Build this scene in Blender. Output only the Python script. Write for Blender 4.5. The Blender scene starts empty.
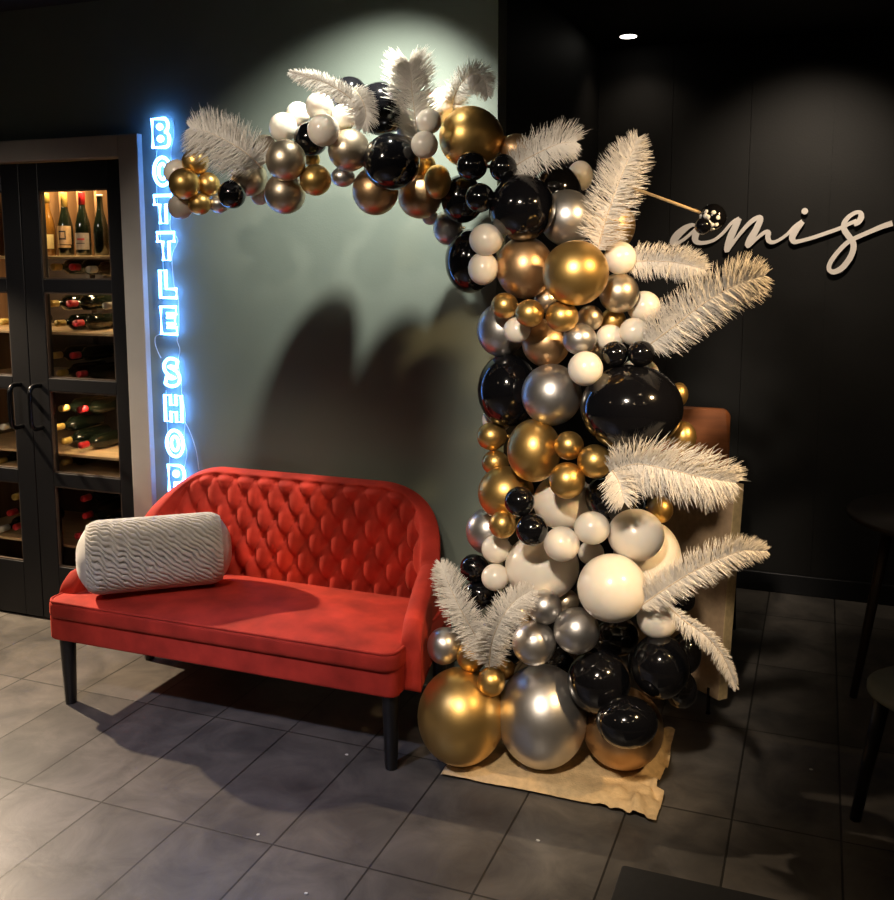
import bpy, math, random
import numpy as np
from math import sin, cos, pi, sqrt, atan, radians, atan2
from mathutils import Vector, Matrix
random.seed(7); rng = np.random.default_rng(7)
S = bpy.context.scene
COL = S.collection

# ------------------------------------------------------------------ camera
cam = bpy.data.cameras.new('camera')
cam.sensor_fit = 'HORIZONTAL'; cam.sensor_width = 36.0
cam.lens = 970.0/894.0*36.0
cam.shift_y = -60.0/894.0
cam.clip_start = .02
co = bpy.data.objects.new('camera', cam); COL.objects.link(co)
co.location = (0, 0, 1.65)
co.rotation_euler = (pi/2 - atan(130/970), 0, radians(21.1))
S.camera = co
# ------------------------------------------------------------------ world, lights, exposure
S.view_settings.view_transform = 'Standard'; S.view_settings.look = 'None'
S.view_settings.gamma = 1.0; S.view_settings.use_curve_mapping = False
S.view_settings.exposure = 0.0
w = bpy.data.worlds.new('night'); S.world = w; w.use_nodes = True
w.node_tree.nodes['Background'].inputs[0].default_value = (.6, .55, .5, 1)
w.node_tree.nodes['Background'].inputs[1].default_value = .004

def aim(o, target):
    o.rotation_euler = (Vector(target) - o.location).to_track_quat('-Z', 'Y').to_euler()
def spot(name, loc, target, power, color, size=60, blend=.6, radius=.04):
    l = bpy.data.lights.new(name, 'SPOT'); l.energy = power; l.color = color
    l.spot_size = radians(size); l.spot_blend = blend; l.shadow_soft_size = radius
    o = bpy.data.objects.new(name, l); COL.objects.link(o); o.location = loc; aim(o, target); return o
def area(name, loc, target, power, color, sx=.2, sy=None, shape='DISK', spread=180):
    l = bpy.data.lights.new(name, 'AREA'); l.energy = power; l.color = color
    l.shape = shape if sy is None else 'RECTANGLE'; l.size = sx
    if sy is not None: l.size_y = sy
    l.spread = radians(spread)
    o = bpy.data.objects.new(name, l); COL.objects.link(o); o.location = loc; aim(o, target); return o
WARM = (1, .74, .46); AMBER = (1, .58, .22); NEUT = (1, .88, .74); COOL = (.72, .82, 1)
# ceiling downlight close to the back wall: washes the wall behind the arch
spot('downlight_over_arch', (-1.27, 2.71, 2.66), (-1.60, 3.346, 1.80), 190, (1, .97, .84), 84, 1.0, .02)
# ceiling downlights of the room in front of the scene, plus an added arch fill
spot('downlight_sofa', (-1.30, .70, 2.66), (-1.95, 2.74, .36), 112, (1, .80, .60), 40, .6, .08)
o = spot('downlight_column', (-.45, .35, 2.66), (-.66, 2.85, 1.0), 430, (1, .85, .68), 50, .7, .10); o.scale = (.44, 1, 1)
o = spot('arch_front_fill', (-1.75, .9, 2.66), (-1.60, 2.76, 2.06), 120, (1, .86, .70), 54, .9, .08); o.scale = (1, .33, 1)  # added fill with a flattened cone, brightens the arm's feathers and balloons
o = spot('downlight_right', (1.25, 1.9, 2.60), (-.45, 2.85, 1.25), 340, (1, .66, .32), 48, .8, .08); o.scale = (.38, 1, 1)
spot('downlight_door', (-3.1, .9, 2.60), (-3.3, 3.346, 1.15), 175, (1, .86, .72), 40, .7, .22)
for k, (x, y, p) in enumerate(((.6, -.4, 3), (-.9, -.9, 3), (1.5, .4, 3), (-2.6, -.2, 2), (.3, 1.7, .6))):
    area('room_lamp', (x, y, 2.66), (x, y, 0), p, WARM, .12, spread=170)
spot('wall_light_left', (-4.25, 3.22, 1.95), (-2.75, 2.35, 0), 520, (1, .78, .54), 76, .5, .03)
spot('downlight_cool_left', (-2.1, .6, 2.66), (-1.85, 1.95, 0), 300, (.58, .65, 1), 46, .9, .05)
spot('alcove_downlight', (-.9, 4.70, 2.66), (-.9, 4.97, 1.5), 4, (1, .84, .66), 120, 1, .03)
spot('lettering_fill', (-.02, 4.05, 2.66), (-.12, 4.97, 1.72), 75, (1, .84, .66), 78, 1.0, .05)  # added fill aimed at the back wall to brighten the script letters

# ------------------------------------------------------------------ materials
def mat(name, color, rough=.5, metal=0, **kw):
    m = bpy.data.materials.new(name); m.use_nodes = True
    b = m.node_tree.nodes['Principled BSDF']
    b.inputs['Base Color'].default_value = (*color, 1); b.inputs['Roughness'].default_value = rough
    b.inputs['Metallic'].default_value = metal
    for k, v in kw.items():
        k = k.replace('_', ' ')
        b.inputs[k].default_value = ((*v, 1) if len(b.inputs[k].default_value) == 4 else v) if isinstance(v, tuple) else v
    return m
def vary(m, scale=8, amt=.25, coord='Object', detail=4, bump=0, bscale=None, stretch=(1, 1, 1), rough=0):
    nt = m.node_tree; b = nt.nodes['Principled BSDF']; c = b.inputs['Base Color'].default_value[:]
    tc = nt.nodes.new('ShaderNodeTexCoord'); mp = nt.nodes.new('ShaderNodeMapping')
    mp.inputs['Scale'].default_value = stretch
    nt.links.new(tc.outputs[coord], mp.inputs[0])
    n = nt.nodes.new('ShaderNodeTexNoise'); n.inputs['Scale'].default_value = scale; n.inputs['Detail'].default_value = detail
    nt.links.new(mp.outputs[0], n.inputs['Vector'])
    r = nt.nodes.new('ShaderNodeValToRGB')
    r.color_ramp.elements[0].position = .3; r.color_ramp.elements[1].position = .7
    r.color_ramp.elements[0].color = (*[x*(1-amt) for x in c[:3]], 1)
    r.color_ramp.elements[1].color = (*[min(1, x*(1+amt)) for x in c[:3]], 1)
    nt.links.new(n.outputs['Fac'], r.inputs[0]); nt.links.new(r.outputs[0], b.inputs['Base Color'])
    if bump:
        n2 = nt.nodes.new('ShaderNodeTexNoise'); n2.inputs['Scale'].default_value = bscale or scale*6; n2.inputs['Detail'].default_value = 5
        nt.links.new(mp.outputs[0], n2.inputs['Vector'])
        bp = nt.nodes.new('ShaderNodeBump'); bp.inputs['Strength'].default_value = bump; bp.inputs['Distance'].default_value = .01
        nt.links.new(n2.outputs['Fac'], bp.inputs['Height']); nt.links.new(bp.outputs[0], b.inputs['Normal'])
    return m
def glow(name, color, strength):
    m = bpy.data.materials.new(name); m.use_nodes = True
    b = m.node_tree.nodes['Principled BSDF']; b.inputs['Base Color'].default_value = (*color, 1)
    b.inputs['Emission Color'].default_value = (*color, 1); b.inputs['Emission Strength'].default_value = strength
    return m
M_ = {}
M_['green'] = vary(mat('dark_green_paint', (.150, .182, .158), .65), 3, .06, bump=.06, bscale=160)
M_['black_wall'] = vary(mat('black_panel_paint', (.0085, .0078, .0068), .6, 0, Specular_IOR_Level=.25), 4, .15, bump=.05, bscale=120)
M_['ceil'] = vary(mat('black_ceiling_paint', (.012, .012, .012), .7), 4, .1)
M_['trim'] = vary(mat('grey_trim_paint', (.36, .335, .305), .55), 6, .06)
M_['door'] = vary(mat('black_door_paint', (.006, .006, .007), .42, 0, Specular_IOR_Level=.3), 5, .12)
M_['black_metal'] = mat('black_metal', (.01, .01, .011), .25, .6)
M_['glass'] = mat('clear_glass', (1, 1, 1), .0, 0, Transmission_Weight=1.0, IOR=1.06)
M_['rackwood'] = vary(mat('rack_wood', (.24, .135, .065), .5), 14, .35, stretch=(1, 1, .15))
M_['shelfwood'] = vary(mat('pale_shelf_wood', (.48, .33, .17), .5), 20, .2, stretch=(.2, 1, 1))
M_['rackdark'] = vary(mat('dark_rack_wood', (.05, .033, .022), .5), 14, .3)
M_['bottle'] = mat('dark_bottle_glass', (.006, .009, .005), .06, 0, Coat_Weight=.6)
M_['bottle_amber'] = mat('amber_bottle_glass', (.16, .07, .012), .07, 0, Coat_Weight=.6)
M_['foil_gold'] = mat('yellow_foil', (.62, .42, .10), .38, .2)
M_['foil_red'] = mat('red_foil', (.50, .02, .025), .35, .2)
M_['foil_white'] = mat('pale_foil', (.6, .56, .48), .4)
M_['label_cream'] = vary(mat('cream_label', (.72, .58, .28), .6), 60, .08)
M_['label_tan'] = vary(mat('tan_label', (.50, .32, .16), .6), 60, .15)
M_['label_grey'] = vary(mat('grey_label', (.34, .29, .25), .6), 60, .15)
M_['ink'] = mat('label_ink', (.03, .02, .02), .6)
M_['ink_red'] = mat('label_red_ink', (.4, .03, .03), .6)
M_['neon'] = glow('neon_tube', (.12, .36, 1), 21.0)
M_['cable'] = mat('clear_cable', (.55, .62, .7), .3)
M_['velvet'] = vary(mat('red_velvet', (.43, .033, .020), .8, 0, Specular_IOR_Level=.2, Sheen_Weight=.25, Sheen_Roughness=.4, Sheen_Tint=(1, .25, .15)), 9, .30, detail=5, bump=.1, bscale=260)
M_['leg_black'] = mat('black_lacquer', (.008, .007, .007), .35)
M_['pleat'] = vary(mat('pale_pleated_fabric', (.62, .595, .555), .85, 0, Sheen_Weight=.3), 30, .06, bump=.12, bscale=300)
M_['pillow_end'] = vary(mat('white_pillow_fabric', (.62, .60, .58), .85, 0, Sheen_Weight=.3), 30, .05)
M_['G'] = mat('gold_chrome_latex', (.70, .45, .15), .38, .95)
M_['B'] = mat('bronze_chrome_latex', (.56, .36, .19), .40, .95)
M_['C'] = mat('champagne_chrome_latex', (.60, .50, .37), .38, .95)
M_['S'] = mat('silver_chrome_latex', (.60, .58, .56), .36, .95)
M_['W'] = mat('white_latex', (.80, .735, .64), .30, 0, Subsurface_Weight=.25, Subsurface_Radius=(.02, .012, .008), Coat_Weight=.3, Coat_Roughness=.12)
M_['K'] = mat('black_latex', (.004, .004, .005), .10, 0, Coat_Weight=.4, Coat_Roughness=.04)
M_['feather'] = mat('ostrich_feather', (.97, .925, .86), .75, 0, Sheen_Weight=.2)
def translucent(m, fac):
    nt = m.node_tree; b = nt.nodes['Principled BSDF']; out = nt.nodes['Material Output']
    tr = nt.nodes.new('ShaderNodeBsdfTranslucent'); tr.inputs['Color'].default_value = b.inputs['Base Color'].default_value[:]
    mx = nt.nodes.new('ShaderNodeMixShader'); mx.inputs[0].default_value = fac
    nt.links.new(b.outputs[0], mx.inputs[1]); nt.links.new(tr.outputs[0], mx.inputs[2]); nt.links.new(mx.outputs[0], out.inputs['Surface'])
translucent(M_['feather'], .25)
M_['quill'] = mat('feather_quill', (.62, .50, .36), .5)
M_['cloth'] = vary(mat('tan_canvas', (.56, .40, .21), .8), 40, .15, bump=.3, bscale=140)
M_['letter'] = vary(mat('white_sign_paint', (.80, .73, .66), .45), 12, .04)
M_['stick'] = vary(mat('wooden_stick', (.55, .38, .18), .5), 30, .2)
M_['dots'] = mat('white_dot_paint', (.85, .85, .85), .5)
M_['board'] = vary(mat('tan_fibreboard', (.36, .25, .15), .7), 50, .12, bump=.05)
M_['board_edge'] = vary(mat('pale_board_edge', (.52, .38, .19), .6), 50, .15)
M_['plywood'] = vary(mat('reddish_plywood', (.45, .14, .04), .4), 12, .2, stretch=(.3, 1, 3))
M_['darkwood'] = vary(mat('dark_brown_wood', (.035, .022, .014), .4), 12, .3, stretch=(1, 1, .2))
M_['pale_seat'] = vary(mat('pale_grey_seat', (.13, .14, .125), .6), 20, .1)
M_['mat'] = vary(mat('black_rubber_mat', (.006, .006, .006), .8), 60, .3)
M_['paper'] = mat('white_scrap', (.6, .58, .52), .7)
M_['lamp'] = glow('lamp_lens', (1, .93, .80), 6)
M_['lamp_ring'] = mat('lamp_ring', (.03, .03, .03), .5)

def floor_material():
    m = mat('slate_tile', (.1, .1, .1), .42); nt = m.node_tree; b = nt.nodes['Principled BSDF']; L = nt.links
    g = nt.nodes.new('ShaderNodeNewGeometry'); mp = nt.nodes.new('ShaderNodeMapping')
    mp.inputs['Location'].default_value = (1.991, -2.215, 0)
    L.new(g.outputs['Position'], mp.inputs[0])
    br = nt.nodes.new('ShaderNodeTexBrick'); br.offset = 0; br.squash = 1
    br.inputs['Scale'].default_value = 1; br.inputs['Brick Width'].default_value = .3022; br.inputs['Row Height'].default_value = .60
    br.inputs['Mortar Size'].default_value = .0035; br.inputs['Mortar Smooth'].default_value = .2; br.inputs['Bias'].default_value = 0
    br.inputs['Color1'].default_value = (.085, .078, .070, 1); br.inputs['Color2'].default_value = (.125, .114, .102, 1); br.inputs['Mortar'].default_value = (.025, .023, .02, 1)
    L.new(mp.outputs[0], br.inputs['Vector'])
    n = nt.nodes.new('ShaderNodeTexNoise'); n.inputs['Scale'].default_value = 5.5; n.inputs['Detail'].default_value = 9; n.inputs['Roughness'].default_value = .62; n.inputs['Distortion'].default_value = .6
    L.new(g.outputs['Position'], n.inputs['Vector'])
    rp = nt.nodes.new('ShaderNodeValToRGB'); rp.color_ramp.elements[0].position = .32; rp.color_ramp.elements[1].position = .68
    rp.color_ramp.elements[0].color = (.50, .50, .51, 1); rp.color_ramp.elements[1].color = (1.32, 1.28, 1.22, 1)
    L.new(n.outputs['Fac'], rp.inputs[0])
    mx = nt.nodes.new('ShaderNodeMix'); mx.data_type = 'RGBA'; mx.blend_type = 'MULTIPLY'; mx.inputs[0].default_value = 1
    L.new(br.outputs['Color'], mx.inputs[6]); L.new(rp.outputs[0], mx.inputs[7]); L.new(mx.outputs[2], b.inputs['Base Color'])
    bp = nt.nodes.new('ShaderNodeBump'); bp.inputs['Strength'].default_value = .35; bp.inputs['Distance'].default_value = .004
    ad = nt.nodes.new('ShaderNodeMath'); ad.operation = 'MULTIPLY_ADD'; ad.inputs[1].default_value = -1.5
    L.new(br.outputs['Fac'], ad.inputs[0]); L.new(n.outputs['Fac'], ad.inputs[2]); L.new(ad.outputs[0], bp.inputs['Height']); L.new(bp.outputs[0], b.inputs['Normal'])
    return m
M_['floor'] = floor_material()

# ------------------------------------------------------------------ mesh helper
class MB:
    def __init__(s): s.v = []; s.f = []
    def add(s, vs, fs):
        n = len(s.v); s.v += [tuple(map(float, p)) for p in vs]; s.f += [tuple(i+n for i in f) for f in fs]; return s
    def box(s, lo, hi, rot=None, about=None):
        x0, y0, z0 = lo; x1, y1, z1 = hi
        vs = [(x0,y0,z0),(x1,y0,z0),(x1,y1,z0),(x0,y1,z0),(x0,y0,z1),(x1,y0,z1),(x1,y1,z1),(x0,y1,z1)]
        if rot is not None:
            c = Vector(about or ((x0+x1)/2, (y0+y1)/2, (z0+z1)/2)); R = rot.to_matrix() if hasattr(rot, 'to_matrix') else rot
            vs = [R @ (Vector(p)-c) + c for p in vs]
        return s.add(vs, [(3,2,1,0),(4,5,6,7),(0,1,5,4),(1,2,6,5),(2,3,7,6),(3,0,4,7)])
    def tube(s, pts, r, n=8, closed=False, cap=True):
        P = [Vector(p) for p in pts]; K = len(P)
        rs = r if hasattr(r, '__len__') else [r]*K
        T = []
        for i in range(K):
            a = P[(i-1) % K] if (closed or i > 0) else P[i]; b = P[(i+1) % K] if (closed or i < K-1) else P[i]
            t = b-a; T.append(t.normalized() if t.length > 1e-9 else Vector((0,0,1)))
        ref = Vector((0,0,1)) if abs(T[0].z) < .9 else Vector((1,0,0))
        N = (ref - T[0]*ref.dot(T[0])).normalized(); vs = []
        for i in range(K):
            N = N - T[i]*N.dot(T[i]); N = N.normalized() if N.length > 1e-6 else T[i].orthogonal().normalized(); Bn = T[i].cross(N)
            for k in range(n):
                a = 2*pi*k/n; vs.append(P[i] + (N*cos(a)+Bn*sin(a))*rs[i])
        fs = []
        for i in range(K if closed else K-1):
            j = (i+1) % K
            for k in range(n): fs.append((i*n+k, i*n+(k+1)%n, j*n+(k+1)%n, j*n+k))
        if cap and not closed: fs += [tuple(range(n-1, -1, -1)), tuple((K-1)*n+k for k in range(n))]
        return s.add(vs, fs)
    def lathe(s, prof, n=24, M=None):           # prof: (radius, height) list about local z
        M = M or Matrix(); vs = []
        for (r, h) in prof:
            for k in range(n): a = 2*pi*k/n; vs.append(M @ Vector((r*cos(a), r*sin(a), h)))
        fs = []
        for i in range(len(prof)-1):
            for k in range(n): fs.append((i*n+k, i*n+(k+1)%n, (i+1)*n+(k+1)%n, (i+1)*n+k))
        fs += [tuple(range(n-1, -1, -1)), tuple((len(prof)-1)*n+k for k in range(n))]
        return s.add(vs, fs)
    def grid(s, V, closed_u=False, closed_v=False):  # V[i][j]
        nu, nv = len(V), len(V[0]); vs = [p for r_ in V for p in r_]; fs = []
        for i in range(nu if closed_u else nu-1):
            for j in range(nv if closed_v else nv-1):
                i2 = (i+1) % nu; j2 = (j+1) % nv
                fs.append((i*nv+j, i2*nv+j, i2*nv+j2, i*nv+j2))
        return s.add(vs, fs)
    def sphere(s, c, r, n=24, m=16, scale=(1,1,1)):
        c = Vector(c); vs = [c+Vector((0,0,-r*scale[2]))]; fs = []
        for i in range(1, m):
            t = pi*i/m
            for k in range(n):
                a = 2*pi*k/n; vs.append(c+Vector((r*sin(t)*cos(a)*scale[0], r*sin(t)*sin(a)*scale[1], -r*cos(t)*scale[2])))
        vs.append(c+Vector((0,0,r*scale[2])))
        for k in range(n): fs.append((0, 1+(k+1)%n, 1+k))
        for i in range(m-2):
            for k in range(n): fs.append((1+i*n+k, 1+i*n+(k+1)%n, 1+(i+1)*n+(k+1)%n, 1+(i+1)*n+k))
        l = 1+(m-2)*n
        for k in range(n): fs.append((l+k, l+(k+1)%n, len(vs)-1))
        return s.add(vs, fs)
    def build(s, name, material, parent=None, smooth=True, bevel=0, loc=None):
        me = bpy.data.meshes.new(name)
        vs = s.v
        if loc is not None: vs = [(p[0]-loc[0], p[1]-loc[1], p[2]-loc[2]) for p in vs]
        me.from_pydata(vs, [], s.f); me.update()
        if material: me.materials.append(material)
        if smooth:
            me.polygons.foreach_set('use_smooth', [True]*len(me.polygons))
        o = bpy.data.objects.new(name, me); COL.objects.link(o)
        if loc is not None: o.location = loc
        if parent is not None:
            o.parent = parent
            o.matrix_parent_inverse = Matrix.Translation(-Vector(parent.location)) if parent.type == 'EMPTY' and loc is None else Matrix()
        if bevel:
            b = o.modifiers.new('bevel', 'BEVEL'); b.width = bevel; b.segments = 2; b.limit_method = 'ANGLE'; b.angle_limit = radians(40)
        return o
def thing(name, label, cat, loc, group=None):
    o = bpy.data.objects.new(name, None); COL.objects.link(o); o.location = loc
    o.empty_display_size = .05
    return tag(o, label, cat, group)
def tag(o, label=None, cat=None, group=None, kind=None):
    if label: o['label'] = label
    if cat: o['category'] = cat
    if group: o['group'] = group
    if kind: o['kind'] = kind
    return o
def struct(name, mb, m, smooth=False, bevel=0):
    return tag(mb.build(name, m, None, smooth, bevel), kind='structure')
def sub(o, name, mb, m, smooth=True, bevel=0):      # child of a mesh part whose origin is the world origin of its thing
    c = mb.build(name, m, None, smooth, bevel); c.parent = o; c.matrix_parent_inverse = Matrix()
    if o.parent is not None:
        c.matrix_parent_inverse = Matrix.Translation(-Vector(o.parent.location)) if False else Matrix()
    return c
def catmull(pts, n):
    P = [Vector(p) for p in pts]; P = [P[0]*2-P[1]] + P + [P[-1]*2-P[-2]]; out = []
    K = len(P)-3
    for i in range(n):
        u = i/(n-1)*K; k = min(int(u), K-1); t = u-k
        a, b, c, d = P[k:k+4]
        out.append(.5*((2*b)+(c-a)*t+(2*a-5*b+4*c-d)*t*t+(3*b-a-3*c+d)*t**3))
    return out

# ------------------------------------------------------------------ the setting
WY = 3.346; AY = 4.97; CZ = 2.70; CX = -1.10
struct('floor', MB().box((-4.7, -2.2, -.06), (2.4, AY+.1, 0)), M_['floor'])
struct('ceiling', MB().box((-4.7, -2.2, CZ), (2.4, AY+.1, CZ+.08)), M_['ceil'])
b = MB()
b.box((-4.7, WY, 0), (-3.957, WY+.1, CZ)); b.box((-3.957, WY, 2.16), (-2.629, WY+.1, CZ)); b.box((-2.629, WY, 0), (CX, WY+.1, CZ))
struct('wall_back', b, M_['green'])
struct('wall_alcove_side', MB().box((CX-.1, WY+.1, 0), (CX, AY, CZ)), M_['black_wall'])
struct('wall_left', MB().box((-4.8, -2.2, 0), (-4.7, WY+.1, CZ)), M_['green'])
struct('wall_right', MB().box((2.4, -2.2, 0), (2.5, AY+.1, CZ)), M_['black_wall'])
struct('wall_front', MB().box((-4.7, -2.3, 0), (2.4, -2.2, CZ)), M_['black_wall'])
b = MB(); x = CX; 
edges = [CX] + [CX + .37*k for k in range(1, 9)] + [2.4]
for x0, x1 in zip(edges[:-1], edges[1:]):
    b.box((x0+.001, AY, 0), (x1-.001, AY+.03, CZ))
b.box((CX-.1, AY+.02, 0), (2.4, AY+.1, CZ))
struct('wall_alcove_back', b, M_['black_wall'])
struct('baseboard_alcove', MB().box((CX, AY-.015, 0), (2.4, AY, .10)), M_['door'], bevel=.004)
# door frame trim
b = MB(); yf = WY-.028
b.box((-2.729, yf, 0), (-2.629, WY+.12, 2.16)); b.box((-3.957, yf, 0), (-3.857, WY+.12, 2.16)); b.box((-3.857, yf, 2.071), (-2.729, WY+.12, 2.16))
struct('trim_1', b, M_['trim'], bevel=.004)
# glazed doors
def door(name, x0, x1, gx0, gx1, hx):
    y0, y1 = WY+.004, WY+.044
    zs = [(1.567, 1.947), (1.131, 1.510), (.702, 1.073), (.265, .640)]
    b = MB(); b.box((x0, y0, .012), (gx0, y1, 2.066)); b.box((gx1, y0, .012), (x1, y1, 2.066))
    rails = [(.012, zs[3][0]), (zs[3][1], zs[2][0]), (zs[2][1], zs[1][0]), (zs[1][1], zs[0][0]), (zs[0][1], 2.066)]
    for a, c in rails: b.box((gx0, y0, a), (gx1, y1, c))
    d = struct(name, b, M_['door'], bevel=.003)
    for a, c in zs:
        sub(d, 'glass_pane', MB().box((gx0-.004, WY+.022, a-.004), (gx1+.004, WY+.026, c+.004)), M_['glass'], False)
        bb = MB(); t = .006
        for q in ((gx0, a, gx1, a+t), (gx0, c-t, gx1, c), (gx0, a, gx0+t, c), (gx1-t, a, gx1, c)):
            bb.box((q[0], WY+.008, q[1]), (q[2], WY+.02, q[3]))
        sub(d, 'glazing_bead', bb, M_['rackdark'], False)
    h = MB(); z0, z1 = .905, 1.095
    h.tube(catmull([(hx, y0, z1), (hx, y0-.045, z1), (hx, y0-.065, z1-.02), (hx, y0-.068, z1-.06), (hx, y0-.068, z0+.06), (hx, y0-.065, z0+.02), (hx, y0-.045, z0), (hx, y0, z0)], 48), .010, 10)
    hh = sub(d, 'door_handle', h, M_['black_metal'])
    return d
door('door_1', -3.291, -2.732, -3.190, -2.819, -3.235)
door('door_2', -3.854, -3.295, -3.767, -3.396, -3.350)

# ------------------------------------------------------------------ wine rack behind the doors
RX0, RX1, RY0, RY1 = -3.85, -2.735, WY+.06, WY+.56
t = thing('wine_rack', 'wooden wine rack with shelves and dividers behind the black glass doors', 'wine rack', (-3.29, 3.65, 0))
MB().box((RX0, RY1, 0), (RX1, RY1+.02, 2.07)).build('back_panel', M_['rackdark'], t, False)
MB().box((RX0-.02, RY0, 0), (RX0, RY1, 2.07)).build('side_panel', M_['rackwood'], t, False)
MB().box((RX1, RY0, 0), (RX1+.02, RY1, 2.07)).build('side_panel', M_['rackwood'], t, False)
MB().box((RX0, RY0, 2.07), (RX1, RY1, 2.09)).build('top_panel', M_['rackwood'], t, False)
SH = [1.668, 1.331, 1.104, .778, .691, .349]
for z in SH:
    MB().box((RX0, RY0+.01, z-.012), (RX1, RY1, z)).build('shelf', M_['shelfwood'], t, False, .002)
for x in (-3.315, -3.215, -3.116, -3.018, -2.918, -2.82, -3.41, -3.51):
    MB().box((x-.007, RY0+.10, 1.668), (x+.007, RY0+.26, 1.99)).build('divider', M_['rackwood'], t, False, .002)
for x0 in (-2.98, -3.36):
    MB().box((x0-.012, RY0+.42, 0), (x0+.012, RY0+.46, 1.645)).build('upright_post', M_['rackdark'], t, False, .002)
def bottle_prof(kind):
    if kind == 'slope': return [(.0, 0), (.034, 0), (.037, .006), (.037, .125), (.034, .155), (.026, .19), (.017, .225), (.0145, .25), (.0145, .295), (.0155, .297), (.0155, .305), (.0, .305)]
    return [(.0, 0), (.034, 0), (.037, .006), (.037, .185), (.034, .203), (.022, .22), (.0150, .232), (.0145, .245), (.0145, .295), (.0155, .297), (.0155, .305), (.0, .305)]
def bottle(name_label, base, direction, kind, glass, foil, label=None, capsule_len=.05, group='wine bottles in the rack', scale=1.0):
    t = thing('wine_bottle', name_label, 'bottle', base, group)
    q = Vector((0, 0, 1)).rotation_difference(Vector(direction)).to_matrix().to_4x4()
    M = Matrix.Translation(base) @ q @ Matrix.Scale(scale, 4)
    MB().lathe(bottle_prof(kind), 24, M).build('bottle_body', M_[glass], t)
    MB().lathe([(.0, .307-capsule_len), (.0163, .307-capsule_len), (.0163, .303), (.0150, .308), (0, .308)], 20, M).build('foil_capsule', M_[foil], t)
    if label:
        lm, z0, z1, extra = label
        a0 = -pi/2+.25; n = 15; sp = 1.25   # label wraps the front, towards the room
        V = [[M @ Vector((.0378*cos(a0+sp*(2*i/n-1)), .0378*sin(a0+sp*(2*i/n-1)), z)) for z in (z0, z1)] for i in range(n+1)]
        lo = MB().grid(V).build('paper_label', M_[lm], t)
        for (ea, ez, ew, eh, em) in extra:
            V = [[M @ Vector((.0383*cos(a0+ea+ew*(2*i/6-1)), .0383*sin(a0+ea+ew*(2*i/6-1)), z)) for z in (ez-eh, ez+eh)] for i in range(7)]
            sub(lo, 'label_print', MB().grid(V), M_[em])
    return t
bottle('upright amber wine bottle with a yellow label, first on the top shelf',(-3.2651,3.4760,1.669),(0,0,1),'slope','bottle_amber','foil_gold',('label_cream',.035,.105,[(0,.075,.25,.006,'ink'),(-.1,.06,.12,.003,'ink')]),0.045,scale=0.900)
bottle('upright dark wine bottle with an oval tan label, second on the top shelf',(-3.1651,3.4760,1.669),(0,0,1),'slope','bottle','foil_gold',('label_tan',.055,.145,[(0,.10,.5,.022,'ink'),(0,.10,.34,.014,'label_tan'),(0,.045,1.1,.006,'label_tan')]),0.070,scale=0.900)
bottle('upright dark wine bottle with red foil and grey label, third on the top shelf',(-3.0672,3.4760,1.669),(0,0,1),'slope','bottle','foil_red',('label_grey',.03,.11,[(.1,.08,.5,.004,'ink_red'),(0,.06,.6,.002,'ink')]),0.060,scale=0.900)
bottle('upright dark wine bottle in shade, rightmost on the top shelf',(-2.9682,3.4760,1.669),(0,0,1),'slope','bottle','foil_white',None,0.010,scale=0.860)
bottle('yellow capped bottle lying below the upright bottles',(-3.2194,3.7360,1.6190),(0,-1,0),'claret','bottle','foil_gold',None,0.048,scale=0.95)
bottle('red capped bottle lying below the upright bottles',(-3.1138,3.7360,1.6187),(0,-1,0),'claret','bottle','foil_red',None,0.048,scale=0.95)
bottle('pale capped bottle lying below the upright bottles',(-3.0202,3.7360,1.6088),(0,-1,0),'claret','bottle','foil_white',None,0.048,scale=0.95)
bottle('yellow capped bottle, top left of the second pane',(-3.2461,3.7360,1.4549),(0,-1,0),'claret','bottle','foil_gold',None,0.048,scale=0.95)
bottle('red capped bottle, top right of the second pane',(-3.1393,3.7360,1.4566),(0,-1,0),'claret','bottle','foil_red',None,0.048,scale=0.95)
bottle('pale capped bottle far right in the second pane',(-2.9395,3.7360,1.4504),(0,-1,0),'claret','bottle','foil_white',None,0.048,scale=0.95)
bottle('yellow capped bottle just above the shelf in the second pane',(-3.2143,3.7360,1.3668),(0,-1,0),'claret','bottle','foil_gold',None,0.048,scale=0.95)
bottle('red capped bottle just above the shelf in the second pane',(-3.1097,3.7360,1.3693),(0,-1,0),'claret','bottle','foil_red',None,0.048,scale=0.95)
bottle('yellow capped bottle just below the shelf in the second pane',(-3.2417,3.7360,1.2200),(0,-1,0),'claret','bottle','foil_gold',None,0.048,scale=0.95)
bottle('red capped bottle just below the shelf in the second pane',(-3.1362,3.7360,1.2237),(0,-1,0),'claret','bottle','foil_red',None,0.048,scale=0.95)
bottle('yellow capped bottle at the bottom of the second pane',(-3.2162,3.7360,1.1400),(0,-1,0),'claret','bottle','foil_gold',None,0.048,scale=0.95)
bottle('red capped bottle at the bottom of the second pane',(-3.1041,3.7360,1.1399),(0,-1,0),'claret','bottle','foil_red',None,0.048,scale=0.95)
bottle('yellow capped bottle, topmost in the third pane',(-3.2168,3.7360,0.9772),(0,-1,0),'claret','bottle','foil_gold',None,0.048,scale=0.95)
bottle('red capped bottle, topmost in the third pane',(-3.1112,3.7360,0.9789),(0,-1,0),'claret','bottle','foil_red',None,0.048,scale=0.95)
bottle('yellow capped bottle, second from the top in the third pane',(-3.2518,3.7360,0.8887),(0,-1,0),'claret','bottle','foil_gold',None,0.048,scale=0.95)
bottle('yellow capped bottle beside a red one, low in the third pane',(-3.2134,3.7360,0.8263),(0,-1,0),'claret','bottle','foil_gold',None,0.048,scale=0.95)
bottle('red capped bottle low in the third pane',(-3.1146,3.7360,0.8138),(0,-1,0),'claret','bottle','foil_red',None,0.048,scale=0.95)
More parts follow.
